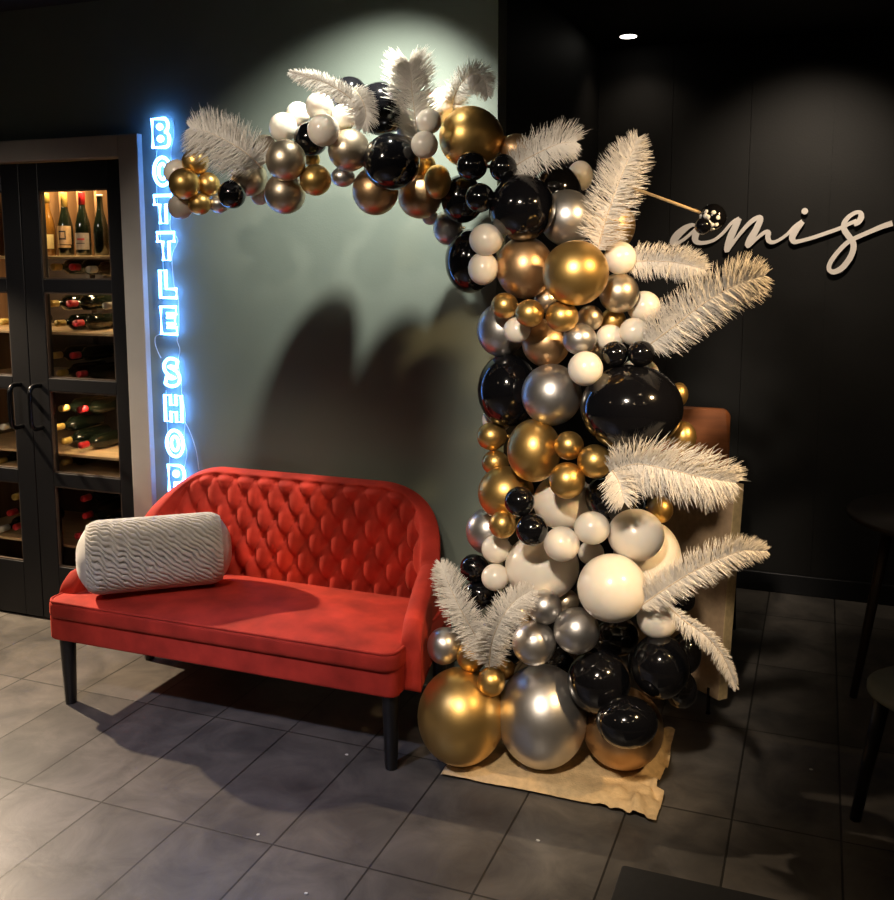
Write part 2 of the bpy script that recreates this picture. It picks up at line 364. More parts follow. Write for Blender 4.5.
bottle('yellow capped bottle at the very bottom of the third pane',(-3.2185,3.7360,0.7277),(0,-1,0),'claret','bottle','foil_gold',None,0.048,scale=0.95)
bottle('red capped bottle, topmost in the lowest pane',(-3.1161,3.7360,0.5652),(0,-1,0),'claret','bottle','foil_red',None,0.048,scale=0.95)
bottle('red capped bottle, middle of the lowest pane',(-3.1112,3.7360,0.4851),(0,-1,0),'claret','bottle','foil_red',None,0.048,scale=0.95)
bottle('red capped bottle behind the pillow in the lowest pane',(-3.1627,3.7360,0.3849),(0,-1,0),'claret','bottle','foil_red',None,0.048,scale=0.95)
bottle('yellow capped bottle in the left door, upper pane',(-3.5406,3.7360,1.3654),(0,-1,0),'claret','bottle','foil_gold',None,0.048,scale=0.95)
bottle('pale capped bottle in the left door below the handle',(-3.5737,3.7360,0.8702),(0,-1,0),'claret','bottle','foil_white',None,0.048,scale=0.95)
bottle('orange yellow capped bottle in the left door',(-3.6115,3.7360,0.7042),(0,-1,0),'claret','bottle','foil_gold',None,0.048,scale=0.95)
bottle('red capped bottle in the left door, lowest pane',(-3.5631,3.7360,0.4554),(0,-1,0),'claret','bottle','foil_red',None,0.048,scale=0.95)
bottle('yellow capped bottle beside a red one in the left door',(-3.5261,3.7360,0.5367),(0,-1,0),'claret','bottle','foil_gold',None,0.048,scale=0.95)
bottle('pale capped bottle at the bottom of the left door',(-3.6193,3.7360,0.3712),(0,-1,0),'claret','bottle','foil_white',None,0.048,scale=0.95)
bottle('red capped bottle at the bottom right of the left door',(-3.5312,3.7360,0.3900),(0,-1,0),'claret','bottle','foil_red',None,0.048,scale=0.95)
# lamps of the rack
area('rack_lamp_top', (-3.1, RY0+.03, 2.04), (-3.1, RY0+.22, 1.6), 7, (1, .72, .36), .5, .03)
area('rack_lamp_middle', (-3.06, RY0+.30, 1.62), (-3.06, RY0+.26, 1.2), 4.5, (1, .72, .38), .25, .03)
area('rack_lamp_low', (-3.06, RY0+.06, .99), (-3.06, RY0+.3, .5), 1.6, (1, .75, .45), .4, .03)
area('rack_lamp_left', (-3.6, RY0+.04, 1.62), (-3.6, RY0+.3, 1.0), 2, (1, .75, .45), .3, .03)

# ------------------------------------------------------------------ neon sign
LW, LH, NY = .083, .112, WY-.022
def ell(cx, cz, a, b_, n=28): return [(cx+a*cos(2*pi*k/n), cz+b_*sin(2*pi*k/n)) for k in range(n)]
def thick(path, hw, n=40):                        # outline of a thick stroke
    P = catmull([(x, 0, z) for x, z in path], n); L_, R_ = [], []
    for i, p in enumerate(P):
        d = (P[min(i+1, n-1)]-P[max(i-1, 0)]).normalized(); nrm = Vector((-d.z, 0, d.x))
        L_.append((p.x+nrm.x*hw, p.z+nrm.z*hw)); R_.append((p.x-nrm.x*hw, p.z-nrm.z*hw))
    return L_+R_[::-1]
def rounded_right(x0, x1, z0, z1, r, n=8):        # box with a round right side
    r = min(r, (z1-z0)/2)
    return [(x0, z0), (x1-r, z0)] + [(x1-r+r*sin(pi/2*k/n), z0+r-r*cos(pi/2*k/n)) for k in range(1, n+1)] + [(x1-r+r*cos(pi/2*k/n), z1-r+r*sin(pi/2*k/n)) for k in range(n+1)] + [(x0, z1)]
GL = {
 'B': [[(0,0)] + rounded_right(0, .98, 0, .53, .25)[1:-1] + [(.84,.53)] + rounded_right(0, .92, .53, 1, .23)[2:-1] + [(0,1)], ell(.46, .30, .13, .075, 14), ell(.44, .72, .12, .07, 14)],
 'O': [ell(.5, .5, .5, .5), ell(.5, .5, .22, .27)],
 'T': [[(.32,0),(.68,0),(.68,.68),(1,.68),(1,1),(0,1),(0,.68),(.32,.68)]],
 'L': [[(0,0),(.95,0),(.95,.32),(.36,.32),(.36,1),(0,1)]],
 'E': [[(0,0),(.92,0),(.92,.25),(.36,.25),(.36,.385),(.84,.385),(.84,.615),(.36,.615),(.36,.75),(.92,.75),(.92,1),(0,1)]],
 'S': [thick([(.84,.80),(.62,.865),(.36,.86),(.19,.72),(.30,.57),(.55,.49),(.78,.38),(.80,.22),(.58,.135),(.34,.14),(.14,.21)], .145)],
 'H': [[(0,0),(.34,0),(.34,.37),(.66,.37),(.66,0),(1,0),(1,1),(.66,1),(.66,.63),(.34,.63),(.34,1),(0,1)]],
 'P': [[(0,0),(.36,0),(.36,.33)] + rounded_right(0, .96, .33, 1, .32)[1:-1] + [(0,1)], ell(.46, .68, .14, .09, 14)],
}
sg = thing('neon_sign', 'vertical glowing white blue neon lettering BOTTLE SHOP on the dark wall', 'neon sign', (-2.52, NY, .7))
for ch, cx, cz in [('B',-2.5165,2.1566),('O',-2.5164,2.0049),('T',-2.5210,1.8536),('T',-2.5132,1.7047),('L',-2.5079,1.5524),('E',-2.5098,1.4026),('S',-2.5087,1.1867),('H',-2.5065,1.0355),('O',-2.5056,0.8871),('P',-2.5022,0.7374)]:
    b = MB()
    for poly in GL[ch]:
        b.tube([(cx+(x-.5)*LW, NY, cz+(z-.5)*LH) for x, z in poly], .0066, 8, closed=True)
    b.build('letter_tube', M_['neon'], sg)['label'] = 'glowing letter ' + ch
MB().tube(catmull([(-2.4729,3.3400,2.2074),(-2.4659,3.3400,2.1484),(-2.4831,3.3400,2.0901),(-2.4818,3.3400,2.0110),(-2.4921,3.3400,1.8919),(-2.5016,3.3400,1.7917),(-2.4931,3.3400,1.7634),(-2.4651,3.3400,1.7309),(-2.4918,3.3400,1.6825),(-2.4986,3.3400,1.6419),(-2.4929,3.3400,1.5480),(-2.4750,3.3400,1.5073),(-2.4764,3.3400,1.3632),(-2.4881,3.3400,1.3214),(-2.4751,3.3400,1.2803),(-2.4872,3.3400,1.2298),(-2.4756,3.3400,1.1549),(-2.4733,3.3400,1.0920),(-2.4610,3.3400,1.0294),(-2.4636,3.3400,0.9700),(-2.4715,3.3400,0.9015),(-2.4587,3.3400,0.8512),(-2.4771,3.3400,0.7726)],60),.0016,6).build('cable',M_['cable'],sg)
MB().tube(catmull([(-2.4791,3.3360,1.3468),(-2.5794,3.3360,1.3399),(-2.5960,3.3360,1.3101),(-2.5829,3.3360,1.2686),(-2.5689,3.3360,1.2439)],40),.0016,6).build('cable',M_['cable'],sg)
MB().tube(catmull([(-2.4632,3.3400,0.9785),(-2.4400,3.3400,0.9376),(-2.4132,3.3400,0.8629),(-2.4017,3.3400,0.7786)],30),.0016,6).build('cable',M_['cable'],sg)
MB().tube(catmull([(-2.5514,3.3400,2.0928),(-2.5592,3.3400,2.0335),(-2.5600,3.3400,1.9135),(-2.5579,3.3400,1.8530),(-2.5523,3.3400,1.7640),(-2.5431,3.3400,1.6418),(-2.5485,3.3400,1.5270)],40),.0014,6).build('cable',M_['cable'],sg)
MB().tube(catmull([(-2.5529,3.3400,1.1092),(-2.5538,3.3400,0.9816),(-2.5485,3.3400,0.8748),(-2.5484,3.3400,0.7670)],40),.0014,6).build('cable',M_['cable'],sg)
# ------------------------------------------------------------------ sofa
so = thing('sofa', 'red velvet settee with button tufted back and black legs against the dark wall', 'sofa', (-1.90, 3.0, 0))
SX0, SX1, SYF, SYB = -2.50, -1.262, 2.70, 3.235
def sofa_path(n=330):
    r = .17; pts = []
    segs = [((SX0, SYF+.04), (SX0, SYB-r)), 'c1', ((SX0+r, SYB), (SX1-r, SYB)), 'c2', ((SX1, SYB-r), (SX1, SYF+.04))]
    lens = [SYB-r-SYF-.04, r*pi/2, SX1-SX0-2*r, r*pi/2, SYB-r-SYF-.04]; tot = sum(lens); out = []
    for i in range(n):
        s = tot*i/(n-1); s0 = s; k = 0
        while k < 4 and s > lens[k]: s -= lens[k]; k += 1
        t_ = s/lens[k]
        if k in (0, 2, 4):
            a, c = segs[k]; x = a[0]+(c[0]-a[0])*t_; y = a[1]+(c[1]-a[1])*t_
            nx, ny = {0: (1, 0), 2: (0, -1), 4: (-1, 0)}[k]
        else:
            an = (pi - pi/2*t_) if k == 1 else (pi/2 - pi/2*t_)
            cx, cy = ((SX0+r), SYB-r) if k == 1 else ((SX1-r), SYB-r)
            x, y = cx+r*cos(an), cy+r*sin(an); nx, ny = -cos(an), -sin(an)
        out.append((x, y, nx, ny, s0))
    return [(-1.881+(x+1.881)*(1+.14*max(0,min(1,(SYB-.1-y)/.42))**1.3), y, nx, ny, s) for x, y, nx, ny, s in out], tot
path, tot = sofa_path()
def back_top(x, y):
    ex = min(x-SX0, SX1-x)                     # distance from the ends
    tt = max(0, min(1, (y-SYF)/(SYB-SYF-.1))); z = .425+.06*min(1, max(0, (y-SYF-.04)/.045))**.5+.095*(tt*tt*(3-2*tt))
    if ex > 0:
        q = max(0, min(1, ex/.27)); z = max(z, .58+.236*sqrt(1-(1-q)**2))
    return z
du, dv = .094, .076; TH = .07
def tuft(u, v):
    a = u/du+v/(2*dv); c = u/du-v/(2*dv)
    return (abs(sin(pi*a))*abs(sin(pi*c)))**.36
def pit(u, v):                                    # deep dimple at each button
    a = u/du+v/(2*dv); c = u/du-v/(2*dv); a -= round(a); c -= round(c)
    x_ = (a+c)*du/2; z_ = (a-c)*dv; return math.exp(-(x_*x_+z_*z_)/.019**2)
V = []; NI = 90; Z0 = .268
for (x, y, nx, ny, s) in path:
    zt = back_top(x, y); row = []
    ex = min(x-SX0, SX1-x); fade = max(0, min(1, (ex-.035)/.06)) if y > SYB-.2 else 0
    def P(off, z):
        lean = .05*max(0, z-.40)/.45*(1 if ny < 0 else 0)*min(1, max(0, -ny))
        return Vector((x+nx*off, y+ny*off+lean, z))
    for j in range(NI):
        z = Z0+(zt-.022-Z0)*j/(NI-1)
        edge = min(1, (zt-.02-z)/.025+.25)
        p = (0.021*tuft(s-tot/2, z-.49) - .014*pit(s-tot/2, z-.49) + .006)*fade*min(1, edge) + .012*(1-fade)
        row.append(P(TH/2-.012+p, z))
    for k in range(1, 12):
        an = pi*k/12; e = .012*(1-k/12)
        row.append(P((TH/2)*cos(an)+e*0, zt-.022+.022*sin(an)))
    for j in range(14):
        z = zt-.022+(Z0-zt+.022)*j/13; row.append(P(-TH/2, z))
    V.append(row)
bk = MB().grid(V, closed_v=True)
nv = len(V[0]); bk.f.append(tuple(range(nv))); bk.f.append(tuple(len(V)*nv-nv+k for k in range(nv-1, -1, -1)))
bk = bk.build('backrest', M_['velvet'], so)
btn = []
for r_ in range(-1, 6):
    for c_ in range(-9, 10):
        u = (c_ + (.5 if r_ % 2 else 0))*du; z = .49+r_*dv
        s = u+tot/2
        i = min(range(len(path)), key=lambda k: abs(path[k][4]-s)); x, y, nx, ny, _ = path[i]
        ex = min(x-SX0, SX1-x)
        if ny > -.75 or ex < .06 or z > back_top(x, y)-.045 or z < .42: continue
        lean = .05*max(0, z-.40)/.45*min(1, max(0, -ny)); off = TH/2-.012-.010
        btn.append(((x+nx*off, y+ny*off+lean, z), (nx, ny)))
for (p, nn) in btn:
    sub(bk, 'button', MB().sphere(p, .0085, 12, 8, (1, .6, 1)), M_['velvet'])
# seat rail
def rounded_rect(x0, x1, y0, y1, r, n=8):
    out = []
    for cx, cy, a0 in ((x1-r, y0+r, -pi/2), (x1-r, y1-r, 0), (x0+r, y1-r, pi/2), (x0+r, y0+r, pi)):
        for k in range(n+1): a = a0+pi/2*k/n; out.append((cx+r*cos(a), cy+r*sin(a)))
    return out
def slab(x0, x1, y0, y1, z0, z1, r, er, crown=0, nedge=5):
    V = []
    for k in range(nedge+1):
        a = pi/2*k/nedge; V.append([(x, y, z0+er-er*cos(a)) for x, y in rounded_rect(x0+er-er*sin(a), x1-er+er*sin(a), y0+er-er*sin(a), y1-er+er*sin(a), r)])
    for k in range(nedge+1):
        a = pi/2*k/nedge; V.append([(x, y, z1-er+er*sin(a)) for x, y in rounded_rect(x0+er-er*cos(a), x1-er+er*cos(a), y0+er-er*cos(a), y1-er+er*cos(a), r)])
    base = rounded_rect(x0+er, x1-er, y0+er, y1-er, r); cx, cy = (x0+x1)/2, (y0+y1)/2
    for k in range(1, 8):
        q = 1-k/7*.995; V.append([(cx+(x-cx)*q, cy+(y-cy)*q, z1+crown*(1-q*q)) for x, y in base])
    b = MB().grid(V, closed_v=True); n = len(V[0])
    b.f.append(tuple(range(n-1, -1, -1))); b.f.append(tuple((len(V)-1)*n+k for k in range(n)))
    return b
slab(-2.61, -1.205, 2.668, 3.19, .262, .362, .03, .012).build('seat_rail', M_['velvet'], so)
sc = slab(-2.605, -1.20, 2.652, 3.17, .348, .418, .045, .02, .018).build('seat_cushion', M_['velvet'], so)
pp = rounded_rect(-2.599, -1.206, 2.658, 3.15, .045)
sub(sc, 'welt', MB().tube([(x, y, .414) for x, y in pp], .0055, 8, closed=True), M_['velvet'])
for lx, ly in ((-2.565, 2.72), (-1.245, 2.72), (-2.55, 3.16), (-1.25, 3.16)):
    sgn = 1 if lx > -1.9 else -1
    MB().lathe([(.019, 0), (.021, .004), (.030, .262), (.030, .27)], 20, Matrix.Translation((lx, ly, 0))).build('leg', M_['leg_black'], so)

# bolster pillow
pc = Vector((-2.268, 2.868, .570)); PL, PR = .238, .134
axis = Vector((.78, .62, .0)).normalized()
bx = thing('bolster_pillow', 'pale grey bolster pillow with wavy pleats lying on the red settee', 'pillow', (pc.x, pc.y, .435))
e2 = Vector((0, 0, 1)); e1 = axis.cross(e2).normalized(); e2 = e1.cross(axis)
from mathutils import noise as mnoise
V = []; NU, NT = 240, 640
for i in range(NU):
    u = -1+2*i/(NU-1); row = []
    rr = PR*(1-max(0, abs(u)-.80)**2*3.2)
    for k in range(NT):
        th = 2*pi*k/NT
        wv = mnoise.noise(Vector((u*5.0, cos(th)*2.2, sin(th)*2.2)))*.26 + mnoise.noise(Vector((u*16, cos(th)*6, sin(th)*6+3)))*.11
        zig = .10*sin(u*34+th*2)*max(0, -u*.8+.5)
        ph = u*9.5+th*40/(2*pi)+wv*2.2+zig*2.6
        g = abs(sin(pi*ph)); fade = 1 if abs(u) < .93 else max(0, 1-(abs(u)-.93)/.07)
        d = (.024*math.exp(-(g/.34)**2)+.003*(1-g))*fade
        sq = 1-.05*max(0, -sin(th))**3
        R = (rr+.004-d)*sq
        row.append(pc+axis*(u*PL)+e1*(R*cos(th))+e2*(R*sin(th)))
    V.append(row)
MB().grid(V, closed_v=True).build('pleated_cover', M_['pleat'], bx)
for sgn in (-1, 1):
    V = []
    for j in range(9):
        q = 1-j/8; row = []
        for k in range(40):
            th = 2*pi*k/40; R = PR*(1-.2**2*3.2)*q*.985; out = .040*(1-q**2.5)+.006*sin(6*th)*q*(1-q)
            row.append(pc+axis*(sgn*(PL-.002+out))+e1*(R*cos(th))+e2*(R*sin(th)))
        V.append(row)
    MB().grid(V, closed_v=True).build('end_cap', M_['pillow_end'], bx)

# ------------------------------------------------------------------ balloon garland
GROUPS = {'G': 'gold balloons', 'B': 'bronze balloons', 'C': 'champagne balloons', 'S': 'silver balloons', 'W': 'white balloons', 'K': 'black balloons'}
RIGHT = Vector((cos(radians(21.1)), sin(radians(21.1)), 0))
DEPTH = Vector((-sin(radians(21.1)), cos(radians(21.1)), 0))
def balloon(kind, c, rx, ry, neck, label):
    c = Vector(c); neck = Vector(neck).normalized(); rd = (rx+ry)/2
    b = MB(); b.sphere((0, 0, 0), 1, 44, 28)
    q = neck; vs = []
    for p in b.v:
        p = Vector(p); dd = max(0, p.dot(q)); p = p + q*(.10*dd**4)
        vs.append(c + RIGHT*(p.x*rx) + DEPTH*(p.y*rd) + Vector((0, 0, p.z*ry)))
    b.v = [tuple(p) for p in vs]
    tip = c + (RIGHT*(q.x*rx)+DEPTH*(q.y*rd)+Vector((0, 0, q.z*ry)))*1.09
    dn = (tip-c).normalized()
    b.tube([tip-dn*.004, tip+dn*.002, tip+dn*.006, tip+dn*.010], [.006, .0045, .0065, .003], 10)
    o = b.build('balloon', M_[kind], None, True, loc=tuple(c))
    tag(o, label, 'balloon', GROUPS[kind])
BALLOONS = [
('G',(-1.9757,2.7210,1.8985),0.0506,0.0506,(0.42,0.89,0.15),'round gold balloon at the far left tip of the garland, in front'),
('G',(-1.9650,2.7721,1.9726),0.0448,0.0432,(0.44,0.88,0.18),"gold balloon topmost at the left tip, touching the feather's underside"),
('G',(-1.9374,2.7990,1.9004),0.0385,0.0402,(0.45,0.87,0.20),'gold balloon at the left tip, third from the left end, under the feather'),
('G',(-1.9549,2.7730,1.8359),0.0384,0.0367,(0.44,0.88,0.18),'small gold balloon at the bottom of the left tip cluster'),
('W',(-2.0302,2.7710,1.8284),0.0420,0.0420,(0.44,0.88,0.18),'bluish white balloon hanging lowest at the left tip beside the neon letters'),
('W',(-2.0434,2.7766,1.9413),0.0437,0.0437,(0.44,0.88,0.18),'white balloon half hidden behind the leftmost gold one near the neon letters'),
('K',(-1.7983,2.7288,1.8603),0.0453,0.0453,(0.43,0.89,0.15),'small black balloon near the left tip, below the fan feather'),
('S',(-1.9127,2.8230,1.8370),0.0337,0.0303,(0.46,0.86,0.23),'small silver balloon peeking out below the left tip between gold and black'),
('C',(-1.7807,2.8045,1.9188),0.0593,0.0609,(0.45,0.87,0.21),'champagne balloon right of the small black one on the left arm'),
('W',(-1.7817,2.8706,1.8633),0.0303,0.0303,(0.48,0.82,0.31),'small white balloon peeking out under the left arm beside the champagne one'),
('C',(-1.5828,2.7054,1.9585),0.0624,0.0639,(0.42,0.90,0.14),'satin champagne balloon foremost on the middle of the left arm'),
('C',(-1.7279,2.8248,2.0108),0.0443,0.0459,(0.47,0.88,-0.12),"pale champagne balloon behind the satin one, at the feather's quill"),
('C',(-1.6270,2.7714,1.8620),0.0658,0.0658,(0.44,0.88,0.18),'mirror champagne balloon hanging lowest below the satin one on the left arm'),
('G',(-1.5095,2.7597,1.8999),0.0498,0.0489,(0.43,0.89,0.17),'dark gold balloon on the underside of the left arm, right of the lowest champagne one'),
('W',(-1.6389,2.7893,2.0714),0.0449,0.0465,(0.45,0.89,-0.10),'white balloon leftmost of the white bunch on top of the left arm'),
('W',(-1.6186,2.8504,2.1200),0.0390,0.0390,(0.48,0.86,-0.14),'small white balloon behind the bunch on top of the left arm, second from the left'),
('W',(-1.4951,2.7677,2.1252),0.0437,0.0437,(0.44,0.89,-0.09),'white balloon topmost of the white bunch on the left arm'),
('W',(-1.4564,2.7191,2.0451),0.0492,0.0492,(0.43,0.90,-0.07),'white balloon frontmost of the white bunch on the left arm, before a black one'),
('K',(-1.5442,2.7990,2.0318),0.0541,0.0541,(0.45,0.89,-0.10),'black balloon tucked behind the frontmost white balloon of the left arm'),
('W',(-1.4303,2.8078,2.0953),0.0408,0.0408,(0.46,0.88,-0.11),'white balloon rightmost of the bunch on the left arm, under the drooping feather'),
('C',(-1.4146,2.8084,1.9935),0.0662,0.0662,(0.45,0.87,0.21),'mirror champagne balloon between the white bunch and the two big black ones'),
('G',(-1.5634,2.8380,1.9708),0.0259,0.0259,(0.46,0.85,0.25),'tiny gold balloon between satin champagne balloon and dark gold one, left of its twin'),
('K',(-1.2787,2.8316,1.9538),0.0891,0.0876,(0.46,0.85,0.24),'large black balloon foremost on the top of the arch, above the bronze ones'),
('K',(-1.3422,2.8942,2.1270),0.0829,0.0829,(0.53,0.82,-0.20),'large black balloon standing up on top of the arch, left of the tall feather'),
('K',(-1.4607,2.9123,2.1800),0.0583,0.0583,(0.56,0.79,-0.24),'black balloon behind the thin curling feather on the left arm'),
('B',(-1.3755,2.9171,1.8727),0.0749,0.0782,(0.53,0.71,0.47),'bronze balloon hanging below the large black ones of the arch'),
('S',(-1.4667,2.8662,1.9162),0.0388,0.0324,(0.48,0.82,0.30),'small silver balloon peeking out below the arch left of the bronze one'),
('B',(-1.2719,3.0456,1.8587),0.0735,0.0719,(0.49,0.81,0.32),'bronze balloon right of the black one, over its round wall shadow'),
('G',(-1.1857,2.9870,1.9012),0.0439,0.0552,(0.54,0.63,0.55),'narrow gold balloon between a bronze one and the black cluster at the bend'),
('W',(-1.1565,2.8063,1.9986),0.0412,0.0412,(0.46,0.88,-0.11),'small white balloon, lower of the pair under the tall upright feather'),
('W',(-1.1506,2.8288,2.0704),0.0383,0.0383,(0.47,0.87,-0.12),'small white balloon, upper of the pair under the tall upright feather'),
('W',(-1.2768,2.9832,2.0664),0.0456,0.0488,(0.63,0.70,-0.33),'white balloon at the foot of the tall upright feather, left behind the pair'),
('W',(-1.1820,3.0271,2.1433),0.0586,0.0618,(0.53,0.82,-0.20),'larger white balloon between the tall upright feather and the hooked one'),
('G',(-1.2650,3.0646,1.9616),0.0401,0.0401,(0.47,0.83,0.28),'small gold balloon squeezed right of the foremost black balloon on the arch'),
('G',(-1.0733,2.9853,2.0373),0.0988,0.0972,(1.00,-0.00,0.00),'large gold balloon on top of the bend, below the hooked feather'),
('K',(-1.0361,2.8971,1.9391),0.0465,0.0465,(0.96,0.27,0.00),'small black balloon directly below the large gold one on the bend'),
('K',(-0.9322,2.8921,1.9292),0.0413,0.0429,(0.87,0.48,0.00),'small black balloon right of the large gold one on the bend'),
('K',(-0.9825,2.8210,1.8365),0.0439,0.0439,(0.87,0.50,0.00),'small black balloon, lowest of the black trio at the bend'),
('K',(-1.1334,3.0757,1.8508),0.0697,0.0797,(0.96,-0.28,0.00),'black balloon behind the small black trio, left side of the bend'),
('K',(-0.8675,2.8827,1.8070),0.1005,0.1005,(0.75,0.66,0.00),'large black balloon at the centre of the bend, above the bronze one'),
('K',(-0.8234,3.1156,1.8749),0.0778,0.0811,(0.94,0.35,0.00),'black balloon behind the bend, right of the large black one'),
('B',(-0.9345,3.0328,1.9975),0.0510,0.0510,(1.00,0.03,0.00),'dark bronze balloon behind the bend under the sideways feather'),
('S',(-0.7596,3.0134,1.7805),0.0846,0.0878,(0.45,0.89,0.00),'silver balloon at the upper right behind the tall right feather'),
('G',(-0.6262,3.0734,1.7560),0.0692,0.0786,(-0.79,0.61,0.00),'yellow gold balloon half hidden behind the tall right feather'),
('K',(-1.1210,3.1216,1.6466),0.0847,0.1084,(0.98,-0.18,0.00),'tall black balloon hanging at the left edge of the upper column'),
('W',(-0.9700,2.8426,1.7115),0.0505,0.0489,(0.87,0.49,0.00),'white balloon, upper of the pair before the tall black one'),
('W',(-0.9853,2.8630,1.6239),0.0464,0.0511,(0.90,0.43,0.00),'white balloon, lower of the pair before the tall black one'),
('B',(-0.8702,2.9251,1.6266),0.0887,0.0965,(0.81,0.59,0.00),'large satin bronze balloon left of the bright gold one in the upper column'),
('G',(-0.6667,2.7556,1.6129),0.0949,0.0935,(0.14,0.99,0.00),'large bright gold balloon foremost in the upper column'),
('W',(-0.5670,2.8960,1.6559),0.0475,0.0490,(-0.33,0.94,0.00),'cream balloon right of the bright gold one, below the tall feather'),
('C',(-0.5689,2.9028,1.5522),0.0598,0.0598,(-0.34,0.94,0.00),'champagne balloon low on the right of the bright gold one'),
('S',(-1.2124,3.1421,1.7587),0.0480,0.0582,(0.99,-0.17,0.00),'silver balloon at the left of the bend, behind the black ones'),
('W',(-1.2764,3.1450,1.7969),0.0276,0.0276,(0.98,-0.19,0.00),'tiny white balloon under the bend over the round wall shadow'),
('W',(-0.7659,3.2030,1.9245),0.0429,0.0495,(0.45,0.89,0.00),'white balloon behind the top of the column, between two feathers'),
('G',(-0.9121,2.8560,1.5109),0.0415,0.0400,(0.81,0.59,0.00),'small gold balloon, first of the row under the satin bronze one'),
('G',(-0.7987,2.7428,1.4952),0.0425,0.0410,(0.48,0.88,0.00),'small gold balloon, second of the row under the satin bronze one'),
('G',(-0.7080,2.7684,1.4861),0.0482,0.0453,(0.24,0.97,0.00),'gold balloon under the bright gold one, third of the row'),
('C',(-0.6535,2.8947,1.4762),0.0393,0.0393,(-0.05,1.00,0.00),'small champagne balloon at the end of the row under the bright gold one'),
('S',(-0.6638,2.8053,1.4190),0.0502,0.0472,(0.09,1.00,0.00),'small silver balloon above the lone white one in mid column'),
('B',(-0.7987,2.9278,1.3933),0.0749,0.0749,(0.59,0.81,0.00),'bronze balloon behind the gold row, above the silver one'),
('S',(-0.9700,3.0010,1.4246),0.0780,0.0877,(1.00,0.09,0.00),'silver balloon at the left edge of the column, above the black one'),
('W',(-0.8740,2.8643,1.4362),0.0416,0.0401,(0.74,0.67,0.00),'small white balloon between the left silver and the bronze one'),
('W',(-0.6315,2.7504,1.3379),0.0507,0.0507,(0.05,1.00,0.00),'lone white balloon in front of the silver and black large ones'),
('W',(-0.5044,2.9673,1.5087),0.0501,0.0485,(-0.63,0.78,0.00),'cream balloon at the right edge, at the quill of the longest feather'),
('W',(-0.5185,2.8879,1.4387),0.0431,0.0416,(-0.42,0.91,0.00),'white balloon, right of the two above the small black pair'),
('W',(-0.5933,2.9048,1.4166),0.0423,0.0408,(-0.28,0.96,0.00),'white balloon, left of the two above the small black pair'),
('G',(-0.5981,2.9676,1.4641),0.0400,0.0400,(-0.43,0.90,0.00),'gold balloon glimpsed behind the white ones over the small black pair'),
('K',(-0.5558,2.7920,1.3789),0.0383,0.0377,(-0.18,0.98,0.00),'small black balloon, left of the pair on the biggest black one'),
('K',(-0.4788,2.7920,1.3834),0.0391,0.0374,(-0.33,0.94,0.00),'small black balloon, right of the pair on the biggest black one'),
('K',(-0.5047,2.8024,1.2223),0.1487,0.1268,(-0.30,0.95,0.00),'biggest black balloon, wide oval at the right of mid column'),
('K',(-0.9441,2.9946,1.2300),0.0978,0.1206,(0.99,0.17,0.00),'large black balloon at the left edge of mid column'),
('S',(-0.7649,2.8761,1.2389),0.0924,0.0955,(0.42,0.91,0.00),'large silver balloon between the two large black ones in mid column'),
('W',(-0.5121,2.9732,1.3031),0.0583,0.0491,(-0.63,0.78,0.00),'cream balloon mostly hidden behind the small black pair'),
('G',(-0.3852,2.9157,1.2533),0.0268,0.0357,(-0.65,0.76,0.00),'small gold balloon peeking out right of the biggest black one'),
('G',(-0.3644,2.8761,1.1331),0.0383,0.0471,(-0.61,0.79,0.00),'gold balloon before the wooden seat back, right of the biggest black one'),
('W',(-1.0080,3.0712,1.1153),0.0472,0.0472,(0.98,-0.22,0.00),'white balloon hardly showing under the left black one in mid column'),
('C',(-0.8115,2.9798,1.5249),0.0410,0.0410,(0.72,0.69,0.00),'champagne balloon behind the row, between satin bronze and bright gold'),
('C',(-0.6348,2.9312,1.3704),0.0307,0.0276,(-0.20,0.98,0.00),'tiny champagne balloon left of the small black pair'),
('G',(-0.8091,2.8429,1.0670),0.0834,0.0973,(0.55,0.83,0.00),'large gold balloon below the silver one, left of three small gold ones'),
('G',(-0.6893,2.8035,1.0978),0.0441,0.0435,(0.17,0.99,0.00),'small gold balloon, topmost of the three right of the large gold one'),
('G',(-0.6043,2.7774,1.0610),0.0516,0.0502,(-0.04,1.00,0.00),'small gold balloon, rightmost of the three beside the quill of the fluffy feather'),
('G',(-0.6832,2.7615,1.0003),0.0535,0.0544,(0.18,0.98,0.00),'small gold balloon, lowest of the three right of the large gold one'),
('G',(-0.9933,2.9783,1.0760),0.0476,0.0460,(0.99,0.13,0.00),'small gold balloon at the left edge, upper of two below the black one'),
('G',(-0.9765,2.9677,0.9917),0.0426,0.0410,(0.98,0.19,0.00),'small gold balloon at the left edge, lower of two below the black one'),
('G',(-0.9189,2.9023,0.9096),0.0882,0.0866,(0.87,0.50,0.00),'satin gold balloon at the left edge, behind the small black one'),
('K',(-0.8192,2.7272,0.9317),0.0450,0.0450,(0.52,0.85,0.00),'small black balloon, upper of the two at the left of the white bunch'),
('G',(-0.8964,2.8043,0.8334),0.0421,0.0436,(0.73,0.69,0.00),'small gold balloon beside the two small black ones'),
('K',(-0.7775,2.7185,0.8513),0.0478,0.0478,(0.42,0.91,0.00),'small black balloon, lower of the two at the left of the white bunch'),
('S',(-1.0113,2.9928,0.7507),0.0703,0.0770,(1.00,0.05,0.00),'pearly silver balloon at the left edge behind the small gold one'),
('W',(-0.9487,2.8998,0.7218),0.0470,0.0454,(0.90,0.43,0.00),'small white balloon at the left edge, upper of two'),
('W',(-0.9401,2.8671,0.6381),0.0444,0.0434,(0.86,0.51,0.00),'small white balloon at the left edge, lower of two'),
('K',(-1.0603,3.0025,0.6139),0.0475,0.0475,(1.00,-0.03,0.00),'small black balloon at the left edge beside the white ones, near the sofa'),
